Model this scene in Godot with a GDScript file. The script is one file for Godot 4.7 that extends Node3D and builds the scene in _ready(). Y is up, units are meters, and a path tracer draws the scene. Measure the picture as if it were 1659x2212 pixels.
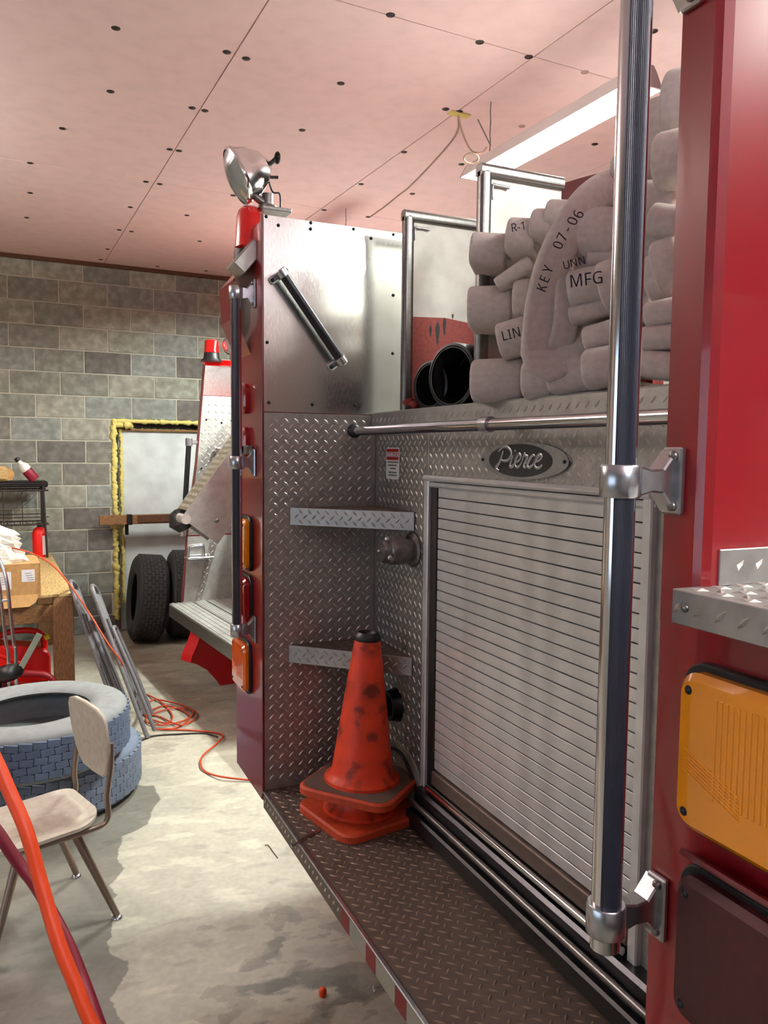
extends Node3D
# A fire engine's rear corner in a block-walled station. World axes follow the near engine:
# -z runs across its rear from the near panel to the far panel, +x runs to its front, floor at y = 0.
const F := 1701.56
const EYE := Vector3(0, 1.7, 0)
var CR := Vector3(0.9101, 0.0101, 0.4143)
var CU := Vector3(0.0232, 0.9970, -0.0752)
var CB := Vector3(-0.4138, 0.0781, 0.9070)
const ROOM_TURN := 0.036168
const WALL_Z := -7.533
const CEIL := 3.33
const XR := 0.69      # rear plane of the side panels
const XS := 1.086     # plane of the shutter wall
const ZF := -2.454    # inner face of the far panel
const ZN := -0.711    # inner edge of the near panel
const TB := 0.575     # tailboard height
const BED := 1.826    # hose bed edge height
var room := Basis(Vector3.UP, ROOM_TURN)
var M := {}
var rng := RandomNumberGenerator.new()
var used := {}
var bases := {}

# ---------------------------------------------------------------- pixels to rays
func ray(px: float, py: float) -> Vector3:
	return CR * ((px - 829.5) / F) - CU * ((py - 1106.0) / F) - CB
func onx(px: float, py: float, x: float) -> Vector3:
	var d := ray(px, py)
	return EYE + d * (x / d.x)
func onz(px: float, py: float, z: float) -> Vector3:
	var d := ray(px, py)
	return EYE + d * (z / d.z)
func ony(px: float, py: float, y: float) -> Vector3:
	var d := ray(px, py)
	return EYE + d * ((y - EYE.y) / d.y)
func dep(px: float, py: float, k: float) -> Vector3:
	return EYE + ray(px, py) * k
func onwall(px: float, py: float, off := 0.0) -> Vector3:   # in room axes
	var d := room.inverse() * ray(px, py)
	return EYE + d * ((WALL_Z + off) / d.z)
func ceil_at(px: float, py: float) -> Vector3:              # in room axes
	return room.inverse() * (ony(px, py, CEIL))

# ---------------------------------------------------------------- mesh builder
class MB:
	var v := PackedVector3Array()
	var n := PackedVector3Array()
	var uv := PackedVector2Array()
	var use_uv := false
	func tri(a: Vector3, b: Vector3, c: Vector3, na: Vector3, nb: Vector3, nc: Vector3) -> void:
		if (b - a).cross(c - a).dot(na + nb + nc) > 0.0:
			v.append_array([a, c, b]); n.append_array([na, nc, nb])
		else:
			v.append_array([a, b, c]); n.append_array([na, nb, nc])
	func flat(a: Vector3, b: Vector3, c: Vector3, out: Vector3) -> void:
		var q := (b - a).cross(c - a)
		if q.length_squared() < 1e-18:
			return
		q = q.normalized()
		if q.dot(out) < 0.0:
			q = -q
		tri(a, b, c, q, q, q)
	func quad(a: Vector3, b: Vector3, c: Vector3, d: Vector3, out: Vector3) -> void:
		flat(a, b, c, out); flat(a, c, d, out)
	func quadn(a: Vector3, b: Vector3, c: Vector3, d: Vector3, na: Vector3, nb: Vector3, nc: Vector3, nd: Vector3) -> void:
		tri(a, b, c, na, nb, nc); tri(a, c, d, na, nc, nd)
	func box(c: Vector3, s: Vector3, bev := 0.0, bs := Basis()) -> void:
		var h := s * 0.5
		var b: float = minf(bev, minf(h.x, minf(h.y, h.z)) * 0.9)
		var q := func(x, y, z): return c + bs * Vector3(x, y, z)
		for ax in 3:
			var a1 := (ax + 1) % 3
			var a2 := (ax + 2) % 3
			for sg in [-1.0, 1.0]:
				var pts := []
				for k in [[-1.0, -1.0], [1.0, -1.0], [1.0, 1.0], [-1.0, 1.0]]:
					var p := Vector3()
					p[ax] = sg * h[ax]
					p[a1] = k[0] * (h[a1] - b)
					p[a2] = k[1] * (h[a2] - b)
					pts.append(c + bs * p)
				var o := Vector3(); o[ax] = sg
				quad(pts[0], pts[1], pts[2], pts[3], bs * o)
		if b <= 0.0:
			return
		for ax in 3:
			var a1 := (ax + 1) % 3
			var a2 := (ax + 2) % 3
			for s1 in [-1.0, 1.0]:
				for s2 in [-1.0, 1.0]:
					var ps := []
					for e in [-1.0, 1.0]:
						var p := Vector3(); p[ax] = e * (h[ax] - b); p[a1] = s1 * h[a1]; p[a2] = s2 * (h[a2] - b)
						var p2 := Vector3(); p2[ax] = e * (h[ax] - b); p2[a1] = s1 * (h[a1] - b); p2[a2] = s2 * h[a2]
						ps.append(c + bs * p); ps.append(c + bs * p2)
					var o := Vector3(); o[a1] = s1; o[a2] = s2
					quad(ps[0], ps[1], ps[3], ps[2], bs * o)
		for sx in [-1.0, 1.0]:
			for sy in [-1.0, 1.0]:
				for sz in [-1.0, 1.0]:
					flat(c + bs * Vector3(sx * h.x, sy * (h.y - b), sz * (h.z - b)), c + bs * Vector3(sx * (h.x - b), sy * h.y, sz * (h.z - b)), c + bs * Vector3(sx * (h.x - b), sy * (h.y - b), sz * h.z), bs * Vector3(sx, sy, sz))
	# profile of (radius, height) turned round the local y axis
	func lathe(prof: Array, xf: Transform3D, seg := 24, crease := 0.75, squash := 1.0) -> void:
		var m := prof.size()
		var en := []
		for i in m - 1:
			var d: Vector2 = prof[i + 1] - prof[i]
			en.append(Vector2(d.y, -d.x).normalized())
		for i in m - 1:
			var n0: Vector2 = en[i]
			var n1: Vector2 = en[i]
			if i > 0 and en[i].dot(en[i - 1]) > crease:
				n0 = (en[i] + en[i - 1]).normalized()
			if i < m - 2 and en[i].dot(en[i + 1]) > crease:
				n1 = (en[i] + en[i + 1]).normalized()
			for k in seg:
				var a0 := TAU * k / seg
				var a1 := TAU * (k + 1) / seg
				var p := []
				var w := []
				for e in [[a0, prof[i], n0], [a1, prof[i], n0], [a1, prof[i + 1], n1], [a0, prof[i + 1], n1]]:
					var cs := cos(e[0]); var sn := sin(e[0])
					p.append(xf * Vector3(e[1].x * cs, e[1].y, e[1].x * sn * squash))
					w.append((xf.basis * Vector3(e[2].x * cs, e[2].y, e[2].x * sn / squash)).normalized())
				tri(p[0], p[1], p[2], w[0], w[1], w[2])
				tri(p[0], p[2], p[3], w[0], w[2], w[3])
	func cyl(a: Vector3, b: Vector3, r0: float, r1 := -1.0, seg := 14, bev := 0.0) -> void:
		if r1 < 0.0:
			r1 = r0
		var y := (b - a).normalized()
		var x := y.cross(Vector3(0.31, 0.2, 0.93)).normalized()
		var xf := Transform3D(Basis(x, y, x.cross(y)), a)
		var l := (b - a).length()
		if bev > 0.0:
			lathe([Vector2(0, 0), Vector2(r0 - bev, 0), Vector2(r0, bev), Vector2(r1, l - bev), Vector2(r1 - bev, l), Vector2(0, l)], xf, seg)
		else:
			lathe([Vector2(0, 0), Vector2(r0, 0), Vector2(r1, l), Vector2(0, l)], xf, seg)
	func ball(c: Vector3, r: float, sc := Vector3.ONE, bs := Basis(), seg := 16) -> void:
		var prof := []
		for i in 9:
			var a := -PI / 2 + PI * i / 8.0
			prof.append(Vector2(cos(a) * r, sin(a) * r))
		lathe(prof, Transform3D(bs * Basis.from_scale(sc), c), seg)
	# closed 2D profile swept along a path; the profile's y follows up0
	func sweep(path: Array, prof: Array, up0 := Vector3.UP, smooth := true, caps := true, scales := []) -> void:
		var m := path.size()
		var k := prof.size()
		var pn := []
		for i in k:
			var e0: Vector2 = prof[i] - prof[(i + k - 1) % k]
			var e1: Vector2 = prof[(i + 1) % k] - prof[i]
			var nn := (Vector2(e0.y, -e0.x).normalized() + Vector2(e1.y, -e1.x).normalized()).normalized()
			if nn.dot(prof[i]) < 0.0 and false:
				nn = -nn
			pn.append(nn)
		var area := 0.0
		for i in k:
			area += prof[i].cross(prof[(i + 1) % k])
		var sg := 1.0 if area > 0.0 else -1.0
		var up := up0
		var rings := []
		var nrm := []
		for i in m:
			var t: Vector3 = (path[mini(i + 1, m - 1)] - path[maxi(i - 1, 0)]).normalized()
			up = (up - t * up.dot(t)).normalized()
			var side := t.cross(up).normalized()
			var sc: float = scales[i] if scales.size() > i else 1.0
			var ring := []
			var nr := []
			for j in k:
				ring.append(path[i] + (side * prof[j].x + up * prof[j].y) * sc)
				nr.append((side * pn[j].x + up * pn[j].y) * sg)
			rings.append(ring); nrm.append(nr)
		for i in m - 1:
			for j in k:
				var j2 := (j + 1) % k
				if smooth:
					quadn(rings[i][j], rings[i][j2], rings[i + 1][j2], rings[i + 1][j], nrm[i][j], nrm[i][j2], nrm[i + 1][j2], nrm[i + 1][j])
				else:
					var o: Vector3 = nrm[i][j] + nrm[i][j2]
					quad(rings[i][j], rings[i][j2], rings[i + 1][j2], rings[i + 1][j], o)
		if caps:
			var idx := Geometry2D.triangulate_polygon(PackedVector2Array(prof))
			var d0: Vector3 = (path[0] - path[1])
			var d1: Vector3 = (path[m - 1] - path[m - 2])
			for q in range(0, idx.size(), 3):
				flat(rings[0][idx[q]], rings[0][idx[q + 1]], rings[0][idx[q + 2]], d0)
				flat(rings[m - 1][idx[q]], rings[m - 1][idx[q + 1]], rings[m - 1][idx[q + 2]], d1)
	func tube(path: Array, r: float, seg := 10, scales := []) -> void:
		var prof := []
		for i in seg:
			prof.append(Vector2(cos(TAU * i / seg), sin(TAU * i / seg)) * r)
		var t: Vector3 = (path[1] - path[0]).normalized()
		var u := Vector3.UP if absf(t.y) < 0.9 else Vector3(1, 0, 0.2).normalized()
		sweep(path, prof, u, true, true, scales)
	# polygon in the local xy plane pushed out along local z from 0 to th, front edge bevelled
	func plate(poly: Array, th: float, xf: Transform3D, bev := 0.0, smooth_side := false) -> void:
		var pv := PackedVector2Array(poly)
		var k := pv.size()
		var inner := pv
		if bev > 0.0:
			var offs := Geometry2D.offset_polygon(pv, -bev, Geometry2D.JOIN_MITER)
			if offs.size() > 0 and offs[0].size() == k:
				var best := PackedVector2Array()
				for i in k:
					var bi := 0
					for j in k:
						if pv[i].distance_squared_to(offs[0][j]) < pv[i].distance_squared_to(offs[0][bi]):
							bi = j
					best.append(offs[0][bi])
				inner = best
			else:
				bev = 0.0
		var idx := Geometry2D.triangulate_polygon(inner)
		var fz := xf.basis.z
		for q in range(0, idx.size(), 3):
			flat(xf * Vector3(inner[idx[q]].x, inner[idx[q]].y, th), xf * Vector3(inner[idx[q + 1]].x, inner[idx[q + 1]].y, th), xf * Vector3(inner[idx[q + 2]].x, inner[idx[q + 2]].y, th), fz)
		var id2 := Geometry2D.triangulate_polygon(pv)
		for q in range(0, id2.size(), 3):
			flat(xf * Vector3(pv[id2[q]].x, pv[id2[q]].y, 0), xf * Vector3(pv[id2[q + 1]].x, pv[id2[q + 1]].y, 0), xf * Vector3(pv[id2[q + 2]].x, pv[id2[q + 2]].y, 0), -fz)
		var area := 0.0
		for i in k:
			area += pv[i].cross(pv[(i + 1) % k])
		var sg := 1.0 if area > 0.0 else -1.0
		var en := []
		for i in k:
			var e: Vector2 = pv[(i + 1) % k] - pv[i]
			en.append(Vector2(e.y, -e.x).normalized() * sg)
		for i in k:
			var j := (i + 1) % k
			var na: Vector2 = en[i]
			var nb: Vector2 = en[i]
			if smooth_side:
				na = (en[i] + en[(i + k - 1) % k]).normalized()
				nb = (en[i] + en[j]).normalized()
			var A := xf.basis * Vector3(na.x, na.y, 0)
			var B := xf.basis * Vector3(nb.x, nb.y, 0)
			quadn(xf * Vector3(pv[i].x, pv[i].y, 0), xf * Vector3(pv[j].x, pv[j].y, 0), xf * Vector3(pv[j].x, pv[j].y, th - bev), xf * Vector3(pv[i].x, pv[i].y, th - bev), A.normalized(), B.normalized(), B.normalized(), A.normalized())
			if bev > 0.0:
				var A2 := (A.normalized() + fz.normalized()).normalized()
				var B2 := (B.normalized() + fz.normalized()).normalized()
				quadn(xf * Vector3(pv[i].x, pv[i].y, th - bev), xf * Vector3(pv[j].x, pv[j].y, th - bev), xf * Vector3(inner[j].x, inner[j].y, th), xf * Vector3(inner[i].x, inner[i].y, th), A2, B2, B2, A2)
	func mesh() -> ArrayMesh:
		var arr := []
		arr.resize(Mesh.ARRAY_MAX)
		arr[Mesh.ARRAY_VERTEX] = v
		arr[Mesh.ARRAY_NORMAL] = n
		if use_uv:
			arr[Mesh.ARRAY_TEX_UV] = uv
		var am := ArrayMesh.new()
		am.add_surface_from_arrays(Mesh.PRIMITIVE_TRIANGLES, arr)
		return am

func rr(w: float, h: float, r: float, seg := 4) -> Array:
	var out := []
	for q in 4:
		var cx: float = [1, -1, -1, 1][q] * (w / 2 - r)
		var cy: float = [1, 1, -1, -1][q] * (h / 2 - r)
		for i in seg + 1:
			var a := PI / 2 * (q + float(i) / seg)
			out.append(Vector2(cx + cos(a) * r, cy + sin(a) * r))
	return out
func curve(pts: Array, per := 6) -> Array:
	var out := []
	var m := pts.size()
	for i in m - 1:
		var a = pts[maxi(i - 1, 0)]
		var b = pts[i]
		var c = pts[i + 1]
		var d = pts[mini(i + 2, m - 1)]
		for k in per:
			var t := float(k) / per
			out.append(0.5 * ((2.0 * b) + (c - a) * t + (2.0 * a - 5.0 * b + 4.0 * c - d) * t * t + (3.0 * b - a - 3.0 * c + d) * t * t * t))
	out.append(pts[m - 1])
	return out

# ---------------------------------------------------------------- nodes
func numbered(s: String) -> String:
	if not used.has(s):
		used[s] = 0
		return s
	used[s] += 1
	return "%s_%03d" % [s, used[s]]
func thing(called: String, label: String, category: String, xf := Transform3D(), group := "") -> Node3D:
	var o := Node3D.new()
	o.name = numbered(called)
	add_child(o)
	o.transform = xf
	o.set_meta("label", label)
	o.set_meta("category", category)
	if group:
		o.set_meta("group", group)
	return o
# a thing whose parts are given in world places, with its own origin at its base
func thing_at(base: Vector3, called: String, label: String, category: String, group := "") -> Node3D:
	var o := thing(called, label, category, Transform3D(Basis(), base), group)
	bases[o] = base
	return o
func part(parent: Node3D, called: String, mb: MB, m: Material, label := "", kind := "") -> MeshInstance3D:
	var o := MeshInstance3D.new()
	o.name = called
	o.mesh = mb.mesh()
	o.material_override = m
	if bases.has(parent):
		o.position = -bases[parent]
	parent.add_child(o, true)
	if label:
		o.set_meta("label", label)
	if kind:
		o.set_meta("kind", kind)
	return o
func struct(called: String, mb: MB, m: Material) -> MeshInstance3D:
	var o := MeshInstance3D.new()
	o.name = called
	o.mesh = mb.mesh()
	o.material_override = m
	o.transform.basis = room
	add_child(o, true)
	o.set_meta("kind", "structure")
	return o
func one(called: String, mb: MB, m: Material, label: String, category: String, group := "") -> MeshInstance3D:
	var o := MeshInstance3D.new()
	o.name = numbered(called)
	o.mesh = mb.mesh()
	o.material_override = m
	add_child(o)
	o.set_meta("label", label)
	o.set_meta("category", category)
	if group:
		o.set_meta("group", group)
	return o
func text(parent: Node3D, called: String, s: String, height: float, at: Vector3, right: Vector3, up: Vector3, m: Material, bold := false, serif := false) -> void:
	var tm := TextMesh.new()
	var f := SystemFont.new()
	f.font_names = PackedStringArray(["Droid Serif" if serif else "Droid Sans"])
	f.font_weight = 700 if bold else 400
	tm.font = f
	tm.text = s
	tm.font_size = 32
	tm.pixel_size = height / 24.0
	tm.depth = 0.0006
	tm.curve_step = 2.0
	var o := MeshInstance3D.new()
	o.name = called
	o.mesh = tm
	o.material_override = m
	o.transform = Transform3D(Basis(right.normalized(), up.normalized(), right.cross(up).normalized()), at - bases.get(parent, Vector3.ZERO))
	parent.add_child(o, true)

# ---------------------------------------------------------------- materials
func noise_tex(freq: float, octaves: int, ramp: Array, size := 512, kind := FastNoiseLite.TYPE_SIMPLEX_SMOOTH, sd := 1) -> NoiseTexture2D:
	var fnl := FastNoiseLite.new()
	fnl.noise_type = kind
	fnl.frequency = freq
	fnl.fractal_octaves = octaves
	fnl.seed = sd
	var t := NoiseTexture2D.new()
	t.width = size; t.height = size
	t.seamless = true
	t.noise = fnl
	if ramp.size():
		var g := Gradient.new()
		var offs := PackedFloat32Array()
		var cols := PackedColorArray()
		for r in ramp:
			offs.append(r[0]); cols.append(r[1])
		g.offsets = offs; g.colors = cols
		t.color_ramp = g
	return t
func g(x: float) -> Color:
	return Color(x, x, x)
func mat(c: Color, rough: float, metal := 0.0, tex: Texture2D = null, scale := 1.0, opts := {}) -> StandardMaterial3D:
	var m := StandardMaterial3D.new()
	m.albedo_color = c
	m.roughness = rough
	m.metallic = metal
	if tex:
		m.albedo_texture = tex
		m.uv1_triplanar = true
		m.uv1_world_triplanar = opts.get("world", false)
		m.uv1_scale = opts.get("scale3", Vector3.ONE * scale)
	if opts.has("rough_tex"):
		m.roughness_texture = opts.rough_tex
		m.uv1_triplanar = true
		m.uv1_scale = opts.get("scale3", Vector3.ONE * scale)
	if opts.has("height"):
		m.heightmap_enabled = true
		m.heightmap_texture = opts.height
		m.heightmap_scale = opts.get("hs", 1.0)
		m.uv1_triplanar = true
		m.uv1_scale = opts.get("scale3", Vector3.ONE * scale)
	if opts.has("coat"):
		m.clearcoat_enabled = true
		m.clearcoat = opts.coat
		m.clearcoat_roughness = opts.get("coat_rough", 0.08)
	if opts.has("rim"):
		m.rim_enabled = true
		m.rim = opts.rim
		m.rim_tint = 0.5
	if opts.has("sss"):
		m.subsurf_scatter_enabled = true
		m.subsurf_scatter_strength = opts.sss
	return m
func materials() -> void:
	var soft := noise_tex(0.012, 5, [[0.0, g(0.86)], [0.5, g(0.94)], [1.0, g(1.0)]])
	var fine := noise_tex(0.06, 4, [[0.0, g(0.78)], [0.45, g(0.93)], [1.0, g(1.0)]], 512, FastNoiseLite.TYPE_SIMPLEX_SMOOTH, 4)
	var grit := noise_tex(0.2, 3, [], 512, FastNoiseLite.TYPE_SIMPLEX_SMOOTH, 7)
	var blotch := noise_tex(0.02, 4, [[0.0, g(0.35)], [0.36, g(0.5)], [0.47, g(0.92)], [1.0, g(1.0)]], 512, FastNoiseLite.TYPE_SIMPLEX_SMOOTH, 11)
	var scratch := noise_tex(0.05, 3, [[0.0, g(0.17)], [0.5, g(0.22)], [1.0, g(0.3)]], 512, FastNoiseLite.TYPE_SIMPLEX_SMOOTH, 3)
	var weave := noise_tex(0.35, 2, [], 256, FastNoiseLite.TYPE_CELLULAR, 9)
	M.red = mat(Color(0.53, 0.03, 0.075), 0.3, 0.0, null, 1.0, {"coat": 0.55, "coat_rough": 0.05})
	M.red_edge = mat(Color(0.40, 0.03, 0.06), 0.35, 0.0, null, 1.0, {"coat": 0.6})
	M.tread = mat(Color(0.70, 0.69, 0.67), 0.45, 0.8, soft, 3.0)
	M.tread_dirty = mat(Color(0.44, 0.385, 0.345), 0.55, 0.5, soft, 4.0)
	M.tread_lug = mat(Color(0.78, 0.76, 0.73), 0.42, 0.85)
	M.lug_dirty = mat(Color(0.54, 0.47, 0.41), 0.5, 0.6)
	M.sheet = mat(Color(0.86, 0.86, 0.85), 0.9, 0.95, null, 1.0, {"rough_tex": scratch, "scale3": Vector3(7, 1.6, 7)})
	M.dull_sheet = mat(Color(0.72, 0.72, 0.70), 0.5, 0.4, soft, 2.0)
	M.stained_sheet = mat(Color(0.84, 0.82, 0.79), 0.5, 0.4, soft, 1.2)
	M.red_brown = mat(Color(0.62, 0.28, 0.25), 0.5, 0.3, fine, 2.0)
	M.chrome = mat(Color(0.86, 0.86, 0.87), 0.12, 1.0)
	M.cast = mat(Color(0.80, 0.81, 0.83), 0.26, 0.95, soft, 6.0)
	M.steel = mat(Color(0.55, 0.54, 0.53), 0.35, 0.9, soft, 8.0)
	M.dark_steel = mat(Color(0.2, 0.2, 0.21), 0.35, 0.8)
	M.rubber = mat(Color(0.12, 0.135, 0.18), 0.4)
	M.black = mat(Color(0.035, 0.035, 0.04), 0.5)
	M.slat = mat(Color(0.93, 0.93, 0.92), 0.3, 0.45, soft, 1.5)
	M.slat_yellow = mat(Color(0.78, 0.76, 0.64), 0.45, 0.45, soft, 1.5)
	M.hose = mat(Color(0.85, 0.80, 0.77), 0.95, 0.0, soft, 9.0, {"height": weave, "hs": 0.06, "rim": 0.3})
	M.ink = mat(Color(0.16, 0.13, 0.19), 0.9)
	M.cone = mat(Color(0.93, 0.25, 0.06), 0.5, 0.0, noise_tex(0.012, 5, [[0.0, g(0.4)], [0.25, g(0.5)], [0.38, g(0.9)], [1.0, g(1.0)]], 512, FastNoiseLite.TYPE_SIMPLEX_SMOOTH, 12), 1.6)
	M.cone_base = mat(Color(0.78, 0.27, 0.11), 0.6, 0.0, soft, 6.0)
	M.cone_dirt = mat(Color(0.36, 0.28, 0.24), 0.9, 0.0, fine, 5.0)
	M.amber = mat(Color(1.0, 0.62, 0.0), 0.25, 0.0, null, 1.0, {"coat": 0.8})
	M.amber_deep = mat(Color(0.93, 0.42, 0.02), 0.2, 0.0, null, 1.0, {"coat": 1.0})
	M.lens_red = mat(Color(0.62, 0.02, 0.04), 0.15, 0.0, null, 1.0, {"coat": 1.0})
	M.lens_red_shaded = mat(Color(0.27, 0.045, 0.06), 0.5, 0.0, soft, 8.0)  # red lens colour darkened to stand for shade on the near tail light
	M.beacon = mat(Color(0.92, 0.03, 0.03), 0.12, 0.0, null, 1.0, {"coat": 1.0})
	M.glass = mat(Color(0.72, 0.74, 0.74), 0.12, 0.5)
	M.white = mat(Color(0.86, 0.86, 0.84), 0.5)
	M.label_red = mat(Color(0.66, 0.05, 0.08), 0.5)
	M.grey_ink = mat(Color(0.3, 0.29, 0.28), 0.8)
	M.badge = mat(Color(0.055, 0.06, 0.10), 0.3, 0.0, null, 1.0, {"coat": 0.5})
	var faint := noise_tex(0.02, 4, [[0.0, g(0.955)], [0.5, g(0.985)], [1.0, g(1.0)]], 512, FastNoiseLite.TYPE_SIMPLEX_SMOOTH, 19)
	M.foamboard = mat(Color(0.95, 0.83, 0.825), 0.8, 0.0, faint, 0.7)
	M.foamboard_b = mat(Color(0.95, 0.826, 0.818), 0.8, 0.0, faint, 0.63)
	M.truck_grey = mat(Color(0.36, 0.37, 0.39), 0.4)
	M.chute_back = mat(Color(0.60, 0.57, 0.48), 0.6, 0.2, soft, 4.0)
	M.blade = mat(Color(0.50, 0.52, 0.46), 0.5, 0.3)
	M.washer = mat(Color(0.14, 0.10, 0.10), 0.5)
	M.washer_pale = mat(Color(0.66, 0.56, 0.50), 0.6)
	M.ceiling_back = mat(Color(0.42, 0.25, 0.22), 0.9)
	M.mortar = mat(Color(0.76, 0.745, 0.68), 0.95, 0.0, fine, 3.0)
	var tones := [Color(0.63, 0.635, 0.58), Color(0.57, 0.575, 0.53), Color(0.66, 0.655, 0.60), Color(0.53, 0.52, 0.48), Color(0.60, 0.615, 0.59), Color(0.47, 0.455, 0.43)]
	for i in tones.size():
		M["block_%d" % i] = mat(tones[i], 0.95, 0.0, noise_tex(0.022, 5, [[0.0, g(0.78)], [0.5, g(0.9)], [0.8, g(1.0)], [1.0, g(1.0)]], 256, FastNoiseLite.TYPE_SIMPLEX_SMOOTH, 20 + i), 1.7, {"world": true, "height": grit, "hs": 0.35})
	M.plain_wall = mat(Color(0.62, 0.61, 0.58), 0.95, 0.0, fine, 0.8)
	M.foam = mat(Color(0.90, 0.83, 0.48), 0.7, 0.0, fine, 9.0, {"sss": 0.1})
	M.door_white = mat(Color(0.84, 0.86, 0.86), 0.6, 0.0, soft, 0.6)
	var grain := noise_tex(0.03, 4, [[0.0, g(0.55)], [0.5, g(0.85)], [1.0, g(1.0)]], 512, FastNoiseLite.TYPE_SIMPLEX_SMOOTH, 31)
	M.wood = mat(Color(0.60, 0.42, 0.25), 0.75, 0.0, grain, 1.0, {"scale3": Vector3(1.2, 9, 9)})
	M.wood_post = mat(Color(0.62, 0.44, 0.27), 0.75, 0.0, grain, 1.0, {"scale3": Vector3(9, 1.2, 9)})
	M.wood_dark = mat(Color(0.40, 0.24, 0.13), 0.75, 0.0, grain, 1.0, {"scale3": Vector3(1.2, 9, 9)})
	M.ply = mat(Color(0.85, 0.71, 0.47), 0.7, 0.0, grain, 1.0, {"scale3": Vector3(5, 5, 1.0)})
	M.card = mat(Color(0.76, 0.58, 0.36), 0.85, 0.0, soft, 4.0)
	M.paper = mat(Color(0.88, 0.86, 0.86), 0.8)
	M.bag = mat(Color(0.90, 0.88, 0.83), 0.35, 0.0, soft, 5.0)
	M.tray = mat(Color(0.66, 0.63, 0.60), 0.6)
	M.tire = mat(Color(0.14, 0.14, 0.14), 0.8, 0.0, soft, 4.0)
	M.tire_dusty = mat(Color(0.50, 0.51, 0.51), 0.85, 0.0, soft, 2.5)
	M.tire_blue = mat(Color(0.33, 0.38, 0.47), 0.75, 0.0, soft, 3.5)
	M.tire_light = mat(Color(0.42, 0.46, 0.53), 0.8, 0.0, soft, 2.0)
	M.seat = mat(Color(0.80, 0.755, 0.69), 0.45, 0.0, soft, 4.0)
	M.tube_rusty = mat(Color(0.62, 0.55, 0.50), 0.35, 0.85, fine, 6.0)
	M.grey_tube = mat(Color(0.46, 0.45, 0.46), 0.5, 0.2, soft, 6.0)
	M.grey_panel = mat(Color(0.52, 0.52, 0.53), 0.55, 0.1, soft, 4.0)
	M.can_red = mat(Color(0.86, 0.07, 0.05), 0.4)
	M.can_maroon = mat(Color(0.50, 0.06, 0.09), 0.4)
	M.yellow = mat(Color(0.95, 0.85, 0.1), 0.5)
	M.orange_hose = mat(Color(0.93, 0.30, 0.10), 0.45)
	M.maroon_hose = mat(Color(0.50, 0.07, 0.16), 0.5)
	M.orange_cord = mat(Color(0.72, 0.25, 0.10), 0.5)
	M.red_plastic = mat(Color(0.80, 0.07, 0.09), 0.42)
	M.red_cloth = mat(Color(0.42, 0.08, 0.11), 0.8, 0.0, soft, 6.0)
	M.rag = mat(Color(0.50, 0.17, 0.15), 0.9, 0.0, fine, 8.0)
	M.wire = mat(Color(0.23, 0.20, 0.19), 0.5, 0.6)
	M.black_pipe = mat(Color(0.05, 0.052, 0.06), 0.4)
	M.cable = mat(Color(0.62, 0.52, 0.45), 0.7)
	M.lamp_shell = mat(Color(0.62, 0.52, 0.52), 0.5)
	M.reflector = mat(Color(0.95, 0.95, 0.95), 0.4)
	M.mark = mat(Color(0.80, 0.60, 0.56), 0.9)
	M.tape_red = mat(Color(0.45, 0.04, 0.07), 0.5)
	M.tape_white = mat(Color(0.56, 0.55, 0.49), 0.6)

func lamp_material(k: float) -> StandardMaterial3D:
	var m := StandardMaterial3D.new()
	m.albedo_color = Color(0.95, 0.97, 1.0)
	m.emission_enabled = true
	m.emission = Color(0.95, 0.98, 1.0)
	m.emission_energy_multiplier = k
	return m

# ---------------------------------------------------------------- tread plate lugs
# lays alternating lugs over a polygon (local xy of xf), raised along local z
func lugs(mb: MB, poly: Array, xf: Transform3D, pitch := 0.03, ln := 0.0265, wd := 0.0085, ht := 0.0016) -> void:
	var pv := PackedVector2Array(poly)
	var inner: Array = Geometry2D.offset_polygon(pv, -ln * 0.36)
	if inner.is_empty():
		return
	var lo := pv[0]
	var hi := pv[0]
	for p in pv:
		lo = lo.min(p); hi = hi.max(p)
	# basket weave turned by 45 degrees: each lug's tip points at its neighbour's side
	var d1 := Vector2(0.70711, 0.70711) * pitch * 0.86
	var d2 := Vector2(-0.70711, 0.70711) * pitch * 0.86
	var mid := (lo + hi) / 2
	var reach := int(((hi - lo).length() / 2) / (pitch * 0.86)) + 2
	for i in range(-reach, reach + 1):
		for j in range(-reach, reach + 1):
			var c := mid + d1 * i + d2 * j
			if c.x < lo.x or c.x > hi.x or c.y < lo.y or c.y > hi.y or not Geometry2D.is_point_in_polygon(c, inner[0]):
				continue
			var a := PI / 4 if (i + j) % 2 == 0 else -PI / 4
			var u := Vector2(cos(a), sin(a))
			var w := Vector2(-u.y, u.x)
			var q := func(s: float, t: float, z: float): 
				var p: Vector2 = c + u * s * ln * 0.5 + w * t * wd * 0.5
				return xf * Vector3(p.x, p.y, z)
			var A: Vector3 = q.call(-1.0, 0.0, 0.0)
			var B: Vector3 = q.call(1.0, 0.0, 0.0)
			var C: Vector3 = q.call(0.0, 1.0, 0.0)
			var D: Vector3 = q.call(0.0, -1.0, 0.0)
			var T: Vector3 = q.call(-0.42, 0.0, ht)
			var U: Vector3 = q.call(0.42, 0.0, ht)
			var z := xf.basis.z
			mb.flat(A, C, T, z); mb.flat(T, C, U, z); mb.flat(C, B, U, z)
			mb.flat(A, D, T, z); mb.flat(T, D, U, z); mb.flat(D, B, U, z)
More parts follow.
